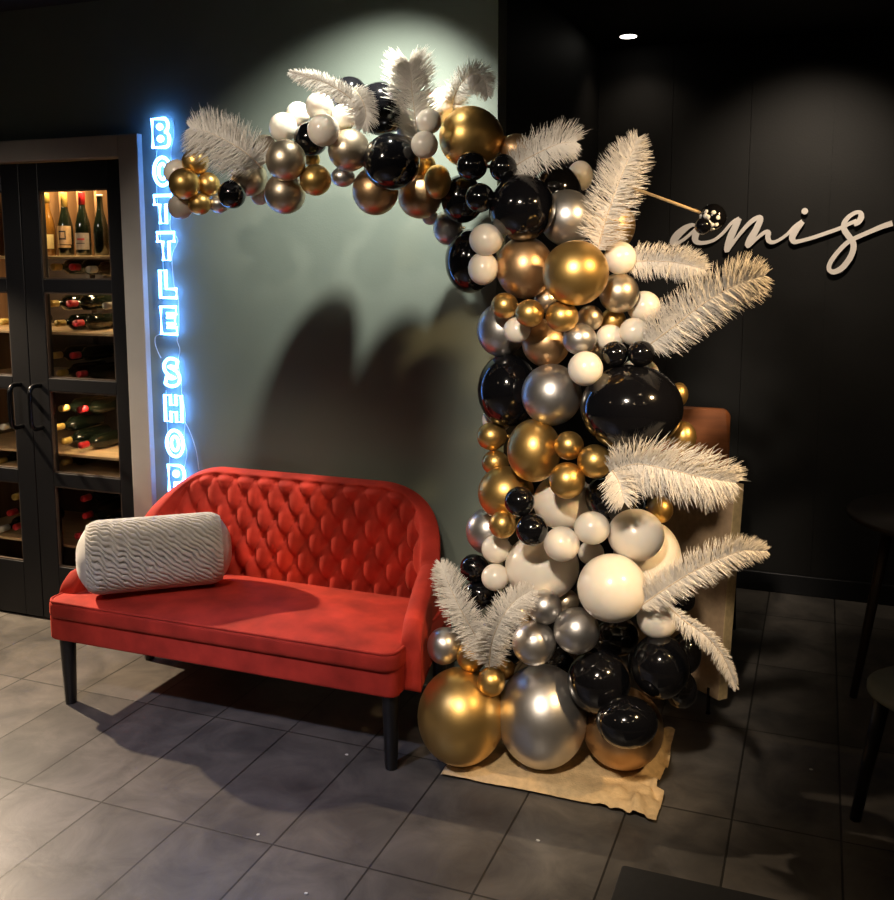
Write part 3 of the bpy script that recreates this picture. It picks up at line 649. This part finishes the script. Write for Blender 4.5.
('K',(-1.0443,3.0196,0.5186),0.0581,0.0513,(1.00,-0.07,0.00),'black balloon between the two upright feathers near the sofa'),
('W',(-0.7379,2.9480,0.8857),0.0988,0.0892,(0.29,0.96,0.00),'large white balloon at the top of the white bunch, under three gold ones'),
('W',(-0.8009,2.9244,0.6713),0.1190,0.1061,(0.59,0.80,0.00),'large white balloon at the left of the white bunch'),
('W',(-0.6879,2.7298,0.8141),0.0535,0.0520,(0.20,0.98,0.00),'small white balloon, left of the two in front of the white bunch'),
('W',(-0.6052,2.7619,0.8629),0.0533,0.0489,(-0.03,1.00,0.00),'small white balloon, right of the two in front of the white bunch'),
('W',(-0.4897,2.8477,0.8304),0.0842,0.0782,(-0.40,0.92,0.00),"white balloon below the fluffy feather's quill, at the right of the bunch"),
('W',(-0.4755,2.9967,0.7103),0.1043,0.1264,(-0.73,0.69,0.00),'large cream balloon at the right edge of the white bunch'),
('W',(-0.5393,2.7504,0.6904),0.1018,0.1004,(-0.16,0.99,0.00),'large white balloon foremost at the bottom of the white bunch'),
('W',(-0.4176,2.8440,0.5797),0.0617,0.0602,(-0.50,0.86,0.00),'cream balloon low at the right, at the root of the drooping feather'),
('K',(-0.5819,2.9182,0.9229),0.0805,0.0774,(-0.34,0.94,0.00),'black balloon under the root of the fluffy feather'),
('G',(-0.4462,3.0410,0.8660),0.0380,0.0428,(-0.83,0.56,0.00),'small gold balloon below the fluffy feather at the right'),
('W',(-0.6528,2.9721,0.7205),0.0416,0.0384,(-0.24,0.97,0.00),'small white balloon glimpsed between the front pair and the foremost white one'),
('S',(-0.7584,2.8045,0.5844),0.0536,0.0536,(0.39,0.92,0.00),'silver balloon, upper left of the silver trio above the foot'),
('C',(-0.7287,2.9592,0.5533),0.0421,0.0405,(0.23,0.97,0.00),'small champagne balloon behind the silver trio above the foot'),
('S',(-0.6535,2.7947,0.5269),0.0703,0.0703,(0.07,1.00,0.00),'silver balloon, largest and rightmost of the silver trio above the foot'),
('S',(-0.7812,2.7712,0.4771),0.0680,0.0680,(0.44,0.90,0.00),'silver balloon, lowest of the silver trio above the foot'),
('S',(-1.0993,2.8199,0.4015),0.0545,0.0604,(0.95,0.32,0.00),'small silver balloon leftmost at the foot, beside the sofa arm'),
('G',(-1.0019,2.8161,0.3836),0.0484,0.0500,(0.88,0.47,0.00),'small gold balloon at the foot, below the left upright feather'),
('G',(-0.9184,2.7676,0.3309),0.0442,0.0458,(0.73,0.68,0.00),'small gold balloon wedged between the two largest floor balloons, in front'),
('G',(-0.9133,2.8786,0.3280),0.0359,0.0359,(0.83,0.55,0.00),'small gold balloon behind the one wedged at the foot'),
('G',(-0.8433,2.8584,0.5347),0.0319,0.0383,(0.66,0.75,0.00),'gold balloon behind the right upright feather'),
('K',(-0.9272,2.9700,0.3727),0.0669,0.0669,(0.96,0.30,0.00),'black balloon in the dark gap left of the silver trio'),
('K',(-0.7851,3.0624,0.2909),0.0747,0.0679,(0.84,0.54,0.00),'black balloon in the dark gap under the silver trio'),
('K',(-0.5888,2.8273,0.3613),0.0973,0.0988,(-0.15,0.99,0.00),'large black balloon at the foot, left of the front black ones'),
('K',(-0.4795,2.7200,0.2971),0.0901,0.0739,(-0.24,0.97,0.00),'black balloon lowest at the foot, before the rose gold one'),
('K',(-0.4010,2.8180,0.4416),0.0855,0.0960,(-0.48,0.87,0.00),'large black balloon upper right of the foot cluster, under the cream one'),
('K',(-0.3428,2.9471,0.4421),0.0465,0.0651,(-0.73,0.68,0.00),'black balloon behind the right of the foot, beside the drooping feather'),
('K',(-0.3492,2.9049,0.3417),0.0492,0.0585,(-0.67,0.75,0.00),'black balloon low behind the right of the foot before the board'),
('K',(-0.5577,2.9439,0.4674),0.0698,0.0635,(-0.47,0.88,0.00),'black balloon under the foremost white one, above the foot'),
('K',(-0.3574,2.9732,0.6022),0.0342,0.0373,(-0.76,0.65,0.00),'small black balloon glimpsed under the long low feather at the right'),
('G',(-1.0261,2.7849,0.1891),0.1406,0.1551,(0.88,0.48,0.00),'largest gold balloon resting on the cloth at the left of the foot'),
('S',(-0.7772,2.8620,0.1979),0.1446,0.1639,(0.46,0.89,0.00),'largest silver balloon resting on the cloth in the middle of the foot'),
('B',(-0.5316,2.9456,0.1623),0.1283,0.1283,(-0.53,0.85,0.00),'rose gold balloon resting on the cloth behind the lowest black one'),
]
for row in BALLOONS: balloon(*row)

# ------------------------------------------------------------------ ostrich feathers
def feather(pts, hw, up, down, label, seed, curl=.25, tipround=.5, ang0=70, dens=1.0, droop=0.0):
    R_ = random.Random(seed); n = 70; C_ = catmull(pts, n)
    t = thing('ostrich_feather', label, 'feather', tuple(C_[0]), 'ostrich feathers')
    MB().tube(C_, [.0022*(1-i/(n-1)*.8) for i in range(n)], 6).build('quill', M_['quill'], t)
    view = Vector((.25, -1, .1)).normalized()
    b = MB(); L = sum((C_[i+1]-C_[i]).length for i in range(n-1))
    nb = int(L/.00062*dens)
    for side, gain in ((1, up), (-1, down)):
        for k in range(nb):
            s = R_.random()*.985+.015; i = min(n-2, int(s*(n-1))); fr = s*(n-1)-i
            p = C_[i].lerp(C_[i+1], fr); T = (C_[i+1]-C_[i]).normalized()
            N = (view - T*view.dot(T)).normalized(); B = T.cross(N)*side
            wprof = min(1, (s/.16)**.7+.18)*(1 if s < tipround else max(.0, 1-((s-tipround)/(1-tipround))**1.8*.72))
            ln = hw*gain*wprof*R_.uniform(.70, 1.10)
            if R_.random() < .35: ln *= R_.uniform(.35, .8)
            ang = radians(ang0-28*s**3+R_.uniform(-12, 12)); d = B*sin(ang)+T*cos(ang)
            d = (d+N*R_.uniform(-.30, .38)).normalized()
            bend = T*R_.uniform(-.1, .45)*curl*1.6 - N*R_.uniform(-.5, .6)*curl + Vector((0, 0, -1))*(R_.uniform(.0, .5)*curl+droop) + B*R_.uniform(-.25, .1)*curl
            m = 6; P = []
            wig = R_.uniform(-1, 1)*.05*ln
            for j in range(m):
                q = j/(m-1); P.append(p+d*(ln*q)+bend*(ln*q*q*.75)+T*(wig*sin(q*5)))
            w0 = R_.uniform(.0007, .0013)
            b.tube(P, [w0*.7, w0*1.1, w0*1.1, w0, w0*.8, w0*.25], 3, cap=False)
    b.build('vane', M_['feather'], t)
for f in [
dict(pts=[(-1.7091,2.7700,1.9444),(-1.7166,2.6900,1.9841),(-1.7761,2.6650,2.0238),(-1.8529,2.6700,2.0555),(-1.9234,2.6900,2.0705)],hw=0.0954,up=1.0,down=1.15,label='spiky white feather fanning over the left tip of the garland beside the neon',seed=3,curl=0.2,tipround=0.6),
dict(pts=[(-1.2955,2.7000,2.0508),(-1.3478,2.7000,2.1264),(-1.4212,2.7000,2.1746),(-1.5016,2.7100,2.2050),(-1.5698,2.7200,2.2260)],hw=0.0455,up=0.8,down=1.0,label='thin white feather curling left above the white bunch on the left arm',seed=4,curl=0.5,tipround=0.5),
dict(pts=[(-1.3672,2.7400,2.1689),(-1.3096,2.6900,2.1228),(-1.2873,2.6700,2.0755),(-1.2960,2.6600,2.0372)],hw=0.0478,up=1.0,down=1.0,label='short white feather drooping over the white bunch beside the big black balloons',seed=5,curl=0.6),
dict(pts=[(-1.2291,2.9200,2.0225),(-1.2209,2.8850,2.0979),(-1.2222,2.8650,2.1678),(-1.2189,2.8500,2.2132),(-1.2168,2.8300,2.2511)],hw=0.0966,up=1.0,down=1.0,label='wide white feather standing upright on top of the arch',seed=6,curl=0.22,tipround=0.8,ang0=62,dens=1.5),
dict(pts=[(-1.1473,3.0000,2.1157),(-1.1226,2.9800,2.1705),(-1.0849,2.9600,2.2109),(-1.0344,2.9300,2.2207),(-0.9980,2.9100,2.1911),(-0.9812,2.8900,2.1455)],hw=0.0688,up=0.9,down=0.75,label='white feather hooked over like a cane above the large gold balloon',seed=7,curl=0.5,tipround=0.6),
dict(pts=[(-0.9346,2.9300,1.9204),(-0.8588,2.8800,1.9494),(-0.7827,2.8400,1.9746),(-0.7320,2.8300,1.9887),(-0.6903,2.8300,1.9898)],hw=0.0715,up=0.9,down=1.1,label='white feather leaning right above the bend of the garland',seed=8,curl=0.4,tipround=0.7),
dict(pts=[(-0.6242,2.8400,1.6733),(-0.5960,2.8100,1.7586),(-0.5622,2.7900,1.8470),(-0.5309,2.7800,1.9228),(-0.5018,2.7800,1.9872)],hw=0.0855,up=1.0,down=1.0,label='tall white feather standing at the upper right of the balloon column',seed=9,curl=0.25,tipround=0.55),
dict(pts=[(-0.5674,2.9300,1.6440),(-0.4937,2.9000,1.6471),(-0.4152,2.8600,1.6443),(-0.3604,2.8300,1.6360),(-0.3097,2.8000,1.6224)],hw=0.0636,up=0.9,down=1.0,label='shorter cream feather pointing right just below the lettering',seed=10,curl=0.3,tipround=0.6),
dict(pts=[(-0.4800,2.8600,1.3937),(-0.3981,2.8200,1.4572),(-0.3108,2.7900,1.5283),(-0.2253,2.7700,1.5823),(-0.1502,2.7600,1.6073)],hw=0.0925,up=0.85,down=1.0,label='longest cream feather pointing right under the lettering',seed=11,curl=0.3,tipround=0.72),
dict(pts=[(-0.5566,2.7400,1.0347),(-0.4724,2.7000,1.0786),(-0.3719,2.6800,1.0733),(-0.2781,2.6900,1.0563),(-0.1999,2.7100,1.0444)],hw=0.1119,up=0.75,down=1.0,label='fluffy white feather pointing right below the biggest black balloon',seed=12,curl=0.45,tipround=0.65,droop=.12),
dict(pts=[(-0.5393,2.7100,1.0540),(-0.5137,2.6700,1.0355),(-0.4988,2.6550,1.0055),(-0.4915,2.6500,0.9787)],hw=0.0677,up=0.9,down=0.9,label='short tufted white feather at the root of the fluffy right feather',seed=13,curl=0.5),
dict(pts=[(-0.4597,2.7400,0.6432),(-0.3742,2.7300,0.7207),(-0.2870,2.7300,0.7872),(-0.1866,2.7400,0.8422),(-0.1131,2.7500,0.8503)],hw=0.0737,up=0.8,down=0.95,label='long cream feather pointing right before the tan board',seed=14,curl=0.3,tipround=0.55),
dict(pts=[(-0.3766,2.7600,0.6534),(-0.3217,2.7400,0.6198),(-0.2666,2.7300,0.5925),(-0.2179,2.7300,0.5403),(-0.1913,2.7300,0.4879),(-0.1762,2.7300,0.4487)],hw=0.0485,up=0.75,down=0.6,label='thin cream feather drooping down to the right at the foot',seed=15,curl=0.7,tipround=0.4),
dict(pts=[(-0.9135,2.7400,0.4011),(-0.9256,2.6600,0.5078),(-0.9555,2.6000,0.6131),(-1.0001,2.6000,0.7001),(-1.0303,2.6200,0.7491)],hw=0.0604,up=1.0,down=1.0,label='white feather at the foot leaning left against the sofa arm',seed=16,curl=0.3,tipround=0.6),
dict(pts=[(-0.9167,2.7400,0.3875),(-0.8743,2.6400,0.5166),(-0.8275,2.5900,0.6157),(-0.7886,2.6000,0.6719),(-0.7437,2.6100,0.7044)],hw=0.0593,up=1.1,down=1.0,label='white feather at the foot leaning right before the white balloons',seed=17,curl=0.35,tipround=0.6),
]: feather(**f)

# ------------------------------------------------------------------ ball on a stick
wd=thing('dotted_ball_stick','black ball with white dots on a tan stick before the lettering','ornament',(-0.5303,2.8000,1.8580))
MB().tube([(-0.5303,2.8000,1.8580),(-0.2796,2.6700,1.7609)],.0042,10).build('stick',M_['stick'],wd)
ball=MB().sphere((-0.2796,2.6700,1.7609),0.0355,32,22).sphere((-0.3010,2.6400,1.7381),0.0220,24,16).build('ball',M_['K'],wd)
b=MB()
b.lathe([(0,-.0005),(0.0062,-.0005),(0.0052,.0008),(0,.0014)],12,Matrix.Translation((-0.3094,2.6508,1.7640))@Vector((0,0,1)).rotation_difference(Vector((-0.8376,-0.5392,0.0876))).to_matrix().to_4x4())
b.lathe([(0,-.0005),(0.0062,-.0005),(0.0052,.0008),(0,.0014)],12,Matrix.Translation((-0.2947,2.6413,1.7755))@Vector((0,0,1)).rotation_difference(Vector((-0.4245,-0.8069,0.4108))).to_matrix().to_4x4())
b.lathe([(0,-.0005),(0.0062,-.0005),(0.0052,.0008),(0,.0014)],12,Matrix.Translation((-0.2749,2.6369,1.7730))@Vector((0,0,1)).rotation_difference(Vector((0.1314,-0.9316,0.3388))).to_matrix().to_4x4())
b.lathe([(0,-.0005),(0.0062,-.0005),(0.0052,.0008),(0,.0014)],12,Matrix.Translation((-0.2634,2.6384,1.7594))@Vector((0,0,1)).rotation_difference(Vector((0.4558,-0.8891,-0.0416))).to_matrix().to_4x4())
b.lathe([(0,-.0005),(0.0062,-.0005),(0.0052,.0008),(0,.0014)],12,Matrix.Translation((-0.2672,2.6434,1.7409))@Vector((0,0,1)).rotation_difference(Vector((0.3493,-0.7484,-0.5638))).to_matrix().to_4x4())
b.lathe([(0,-.0005),(0.0062,-.0005),(0.0052,.0008),(0,.0014)],12,Matrix.Translation((-0.2783,2.6528,1.7298))@Vector((0,0,1)).rotation_difference(Vector((0.0348,-0.4834,-0.8747))).to_matrix().to_4x4())
b.lathe([(0,-.0005),(0.0062,-.0005),(0.0052,.0008),(0,.0014)],12,Matrix.Translation((-0.2889,2.6357,1.7611))@Vector((0,0,1)).rotation_difference(Vector((-0.2625,-0.9649,0.0043))).to_matrix().to_4x4())
b.lathe([(0,-.0005),(0.0070,-.0005),(0.0052,.0008),(0,.0014)],12,Matrix.Translation((-0.2826,2.6362,1.7496))@Vector((0,0,1)).rotation_difference(Vector((0.8371,-0.1739,0.5186))).to_matrix().to_4x4())
b.lathe([(0,-.0005),(0.0070,-.0005),(0.0052,.0008),(0,.0014)],12,Matrix.Translation((-0.2788,2.6406,1.7409))@Vector((0,0,1)).rotation_difference(Vector((0.0221,-0.8267,-0.5623))).to_matrix().to_4x4())
b.lathe([(0,-.0005),(0.0070,-.0005),(0.0052,.0008),(0,.0014)],12,Matrix.Translation((-0.2967,2.6391,1.7647))@Vector((0,0,1)).rotation_difference(Vector((-0.4818,-0.8698,0.1062))).to_matrix().to_4x4())
b.build('dots',M_['dots'],wd)

# ------------------------------------------------------------------ cloth base
cb = thing('base_cloth', 'tan canvas cloth wrapped over the low base under the balloons', 'cloth', (-.74, 3.0, 0))
MB().box((-1.045, 2.755, .001), (-.475, 3.235, .026)).build('base_plate', M_['board'], cb, False, .004)
x0, x1, y0, y1 = -1.078, -.405, 2.725, 3.285
V = []; NX, NY_ = 90, 80
for i in range(NX):
    row = []
    for j in range(NY_):
        x = x0+(x1-x0)*i/(NX-1); y = y0+(y1-y0)*j/(NY_-1)
        e = min(x+1.045+.035, -.475+.045-x, y-2.755+.035, 3.235+.035-y)
        h = .031*max(0, min(1, e/.032))**.6+.003
        wr = mnoise.noise(Vector((x*9, y*9, 1)))*.006+mnoise.noise(Vector((x*26, y*22, 5)))*.004
        cr = max(0, min(1, max((x+.60)/.1*min(1, max(0, (2.84-y)/.06)), (x+.47)/.03)))
        fold = .032*cr*abs(mnoise.noise(Vector((x*14+y*6, y*9-x*3, 9))))*1.6
        if x > -.47: fold += .012*cr*abs(sin((y*1.0-x*.5)*30))
        z = max(.0025, h+(wr if h > .02 else abs(wr)*.5)+fold)
        xx = x+mnoise.noise(Vector((y*8, x*3, 2)))*.012; yy = y+mnoise.noise(Vector((x*8, y*2, 7)))*.010
        if x > -.56 and y < 2.85: xx += .02*max(0, (x+.56)/.13); yy -= .03*max(0, (x+.56)/.13)*max(0, (2.85-y)/.13)
        row.append((xx, yy, z))
    V.append(row)
MB().grid(V).build('canvas', M_['cloth'], cb)

# ------------------------------------------------------------------ wall lettering
def script_stroke(b, pts, y0, y1, n=80):
    P = catmull([(x, w_, z) for x, z, w_ in pts], n)         # y carries the half width
    V = []
    for i, p in enumerate(P):
        a = P[max(0, i-1)]; c = P[min(n-1, i+1)]; d = Vector((c.x-a.x, 0, c.z-a.z))
        d = d.normalized() if d.length > 1e-9 else Vector((1, 0, 0)); nr = Vector((-d.z, 0, d.x)); w_ = p.y
        l = (p.x+nr.x*w_, p.z+nr.z*w_); r = (p.x-nr.x*w_, p.z-nr.z*w_)
        e = y0+.0035*i/n; V.append([(l[0], e, l[1]), (r[0], e, r[1]), (r[0], y1, r[1]), (l[0], y1, l[1])])
    b.grid(V, closed_v=True); k = len(b.v)-4*n
    b.f += [(k+3, k+2, k+1, k), (k+4*n-4, k+4*n-3, k+4*n-2, k+4*n-1)]
am = thing('wall_lettering', 'white handwritten script lettering amis on the black panelled wall', 'lettering', (-.3, AY-.02, 1.6))
b=MB()
script_stroke(b,[(-0.5954,1.8152,0.0062),(-0.6183,1.8206,0.0093),(-0.6519,1.8031,0.0155),(-0.6889,1.7689,0.0187),(-0.7071,1.7369,0.0156),(-0.6916,1.7304,0.0094),(-0.6565,1.7494,0.0078),(-0.6195,1.7811,0.0077),(-0.5829,1.8150,0.0093),(-0.5886,1.7973,0.0139),(-0.6012,1.7618,0.0155),(-0.5929,1.7388,0.0124),(-0.5613,1.7335,0.0093),(-0.5118,1.7458,0.0077),(-0.4696,1.7796,0.0077),(-0.4284,1.8294,0.0076),(-0.3951,1.8515,0.0076)],AY-0.0240,AY-.008)
script_stroke(b,[(-0.3926,1.8502,0.0106),(-0.4096,1.8167,0.0152),(-0.4342,1.7541,0.0168),(-0.4470,1.6999,0.0138),(-0.4397,1.7024,0.0092),(-0.4129,1.7413,0.0076),(-0.3723,1.7974,0.0091),(-0.3351,1.8369,0.0106),(-0.3068,1.8514,0.0121),(-0.2968,1.8438,0.0136),(-0.3142,1.7968,0.0151),(-0.3389,1.7496,0.0167),(-0.3522,1.7196,0.0122),(-0.3391,1.7246,0.0091),(-0.3100,1.7531,0.0076),(-0.2774,1.7802,0.0091),(-0.2583,1.7813,0.0121),(-0.2598,1.7589,0.0121),(-0.2493,1.7365,0.0106),(-0.2195,1.7388,0.0075),(-0.1735,1.7706,0.0075),(-0.1398,1.8071,0.0090),(-0.1058,1.8312,0.0104)],AY-0.0249,AY-.008)
script_stroke(b,[(-0.1058,1.8312,0.0119),(-0.1278,1.8008,0.0149),(-0.1483,1.7605,0.0150),(-0.1402,1.7370,0.0120),(-0.1133,1.7393,0.0090),(-0.0615,1.7536,0.0089),(0.0066,1.7774,0.0089),(0.0626,1.7986,0.0088),(0.1013,1.8187,0.0088),(0.1311,1.8303,0.0102)],AY-0.0258,AY-.008)
script_stroke(b,[(0.1210,1.8088,0.0044),(0.1371,1.8230,0.0117),(0.1482,1.8456,0.0131),(0.1449,1.8660,0.0102),(0.1246,1.8688,0.0088),(0.0963,1.8500,0.0102),(0.0774,1.8214,0.0117),(0.0790,1.7900,0.0132),(0.1010,1.7584,0.0132),(0.1193,1.7316,0.0132),(0.1222,1.6978,0.0132),(0.1084,1.6566,0.0132),(0.0777,1.6127,0.0133),(0.0431,1.5942,0.0119),(0.0218,1.6064,0.0104),(0.0249,1.6370,0.0104),(0.0514,1.6810,0.0103),(0.0890,1.7258,0.0103),(0.1273,1.7509,0.0103),(0.1875,1.7792,0.0102),(0.2417,1.8037,0.0116),(0.2828,1.8174,0.0130)],AY-0.0267,AY-.008)
b.build('script_letters',M_['letter'],am,False)
MB().lathe([(0,0),(0.0149,0),(0.0149,.016),(0,.016)],24,Matrix.Translation((-0.0987,AY-.008,1.8787))@Matrix.Rotation(pi/2,4,'X')@Matrix.Scale(1,4)).build('letter_dot',M_['letter'],am,False)

# ------------------------------------------------------------------ board behind the balloons
bd = thing('fibreboard_panel', 'tan board with pale edge standing upright behind the balloon column', 'board', (-.42, 3.58, 0))
rb = Matrix.Rotation(radians(-38), 3, 'Z') @ Matrix.Rotation(radians(-3), 3, 'X')
piv = (-.285, 3.46, .07)
MB().box((-.72, 3.46, .07), (-.285, 3.505, .865), rb, piv).build('front_face', M_['board'], bd, False, .003)
MB().box((-.2845, 3.461, .071), (-.2815, 3.504, .864), rb, piv).build('edge_strip', M_['board_edge'], bd, False)
for q in ((-.32, 3.49), (-.66, 3.75)):
    MB().tube([(q[0], q[1], .0), (q[0], q[1], .012), (q[0], q[1], .10)], [.009, .006, .006], 10).build('foot', M_['black_metal'], bd)

# ------------------------------------------------------------------ counter stool behind the board
st = thing('counter_stool', 'black counter stool with reddish plywood back behind the balloon column', 'stool', (-.52, 4.15, 0))
pr = [(x, z) for x, z in rounded_rect(-.71, -.328, .80, 1.045, .035)]
V = [[(x, 4.115+.05*((x+.52)/.19)**2*-1, z) for x, z in pr], [(x, 4.130+.05*((x+.52)/.19)**2*-1, z) for x, z in pr]]
b = MB().grid(V, closed_v=True); n = len(pr); b.f += [tuple(range(n)), tuple(2*n-1-k for k in range(n))]
sb = b.build('backrest', M_['plywood'], st, False)
sub(sb, 'screw_cover', MB().box((-.412, 4.085, .975), (-.396, 4.10, .990)), M_['black_metal'], False)
slab(-.74, -.305, 3.98, 4.38, .655, .70, .06, .015, .006).build('seat', M_['leg_black'], st)
for x, y in ((-.71, 4.0), (-.325, 4.0), (-.71, 4.36), (-.325, 4.36)):
    dx = .02 if x > -.5 else -.02; dy = .02 if y > 4.2 else -.02
    MB().tube([(x+dx, y+dy, 0), (x, y, .66)], [.011, .014], 10).build('leg', M_['black_metal'], st)
MB().tube([(-.72, 3.985, .25), (-.315, 3.985, .25)], .009, 8).build('footrest', M_['black_metal'], st)
for x in (-.60, -.44): MB().tube([(x, 4.17, .68), (x, 4.15, .80), (x, 4.135, .95)], .009, 8).build('back_post', M_['black_metal'], st)

# ------------------------------------------------------------------ table and seat at the right edge
tb = thing('round_table', 'dark round wooden table with splayed legs at the right edge', 'table', (.49, 3.85, 0))
MB().lathe([(0, .70), (.34, .70), (.37, .712), (.372, .722), (.365, .730), (0, .730)], 48, Matrix.Translation((.49, 3.85, 0))).build('tabletop', M_['darkwood'], tb)
for a in (pi*1.02, pi*1.52, 0.02, pi*.52):
    MB().tube([(.49+.31*cos(a), 3.85+.31*sin(a), 0), (.49+.22*cos(a), 3.85+.22*sin(a), .70)], [.014, .022], 12).build('leg', M_['darkwood'], tb)
s2 = thing('low_stool', 'dark stool with pale round seat cut off by the right edge of the photo', 'stool', (0.345,2.889,0))
sx, sy = (0.345,2.889)
MB().lathe([(0, .43), (.16, .43), (.175, .44), (.175, .455), (.16, .465), (0, .467)], 40, Matrix.Translation((sx, sy, 0))).build('seat', M_['pale_seat'], s2)
for a in (pi*.9, pi*1.4, pi*1.9, pi*.4):
    MB().tube([(sx+.19*cos(a), sy+.19*sin(a), 0), (sx+.13*cos(a), sy+.13*sin(a), .43)], [.016, .024], 12).build('leg', M_['leg_black'], s2)
# floor mat
tag(slab(-.438, .62, 1.72, 2.466, .0005, .011, .01, .004).build('floor_mat', M_['mat'], None, True), 'black rubber floor mat lying flat in the near foreground', 'mat')
# recessed lamp of the alcove ceiling
dl = thing('ceiling_downlight', 'small round glowing downlight recessed in the black ceiling', 'lamp', (-.914, 4.745, CZ))
MB().lathe([(.036, CZ-.004), (.062, CZ-.006), (.064, CZ+.002), (.036, CZ+.002)], 36, Matrix.Translation((-.914, 4.745, 0))).build('trim_ring', M_['lamp_ring'], dl)
MB().lathe([(0, CZ-.0075), (.039, CZ-.0075), (.039, CZ-.005), (0, CZ-.005)], 36, Matrix.Translation((-.914, 4.745, 0))).build('lens', M_['lamp'], dl)
# scraps of paper on the tiles
for (x, y, lb) in [(-1.451,2.240,'white paper scrap on the tiles left of the foreground middle'),(-1.191,2.058,'white paper scrap nearest the bottom edge on the tiles'),(-0.687,2.504,'tiny pale scrap on the dark floor below the tan cloth'),(-1.419,2.743,'white speck on the floor under the sofa front'),(0.038,3.202,'tiny pale scrap on the dark floor at the right')]:
    b = MB(); k = random.Random(x)
    q = [(x+.006*cos(a)*k.uniform(.6, 1.2), y+.005*sin(a)*k.uniform(.6, 1.2)) for a in (0, 1.2, 2.5, 3.6, 5)]
    b.add([(p[0], p[1], .0006) for p in q]+[(p[0], p[1], .003) for p in q], [(4,3,2,1,0), (5,6,7,8,9)]+[(i, (i+1)%5, (i+1)%5+5, i+5) for i in range(5)])
    tag(b.build('paper_scrap', M_['paper'], None, False), lb, 'scrap', 'paper scraps on the tiles')
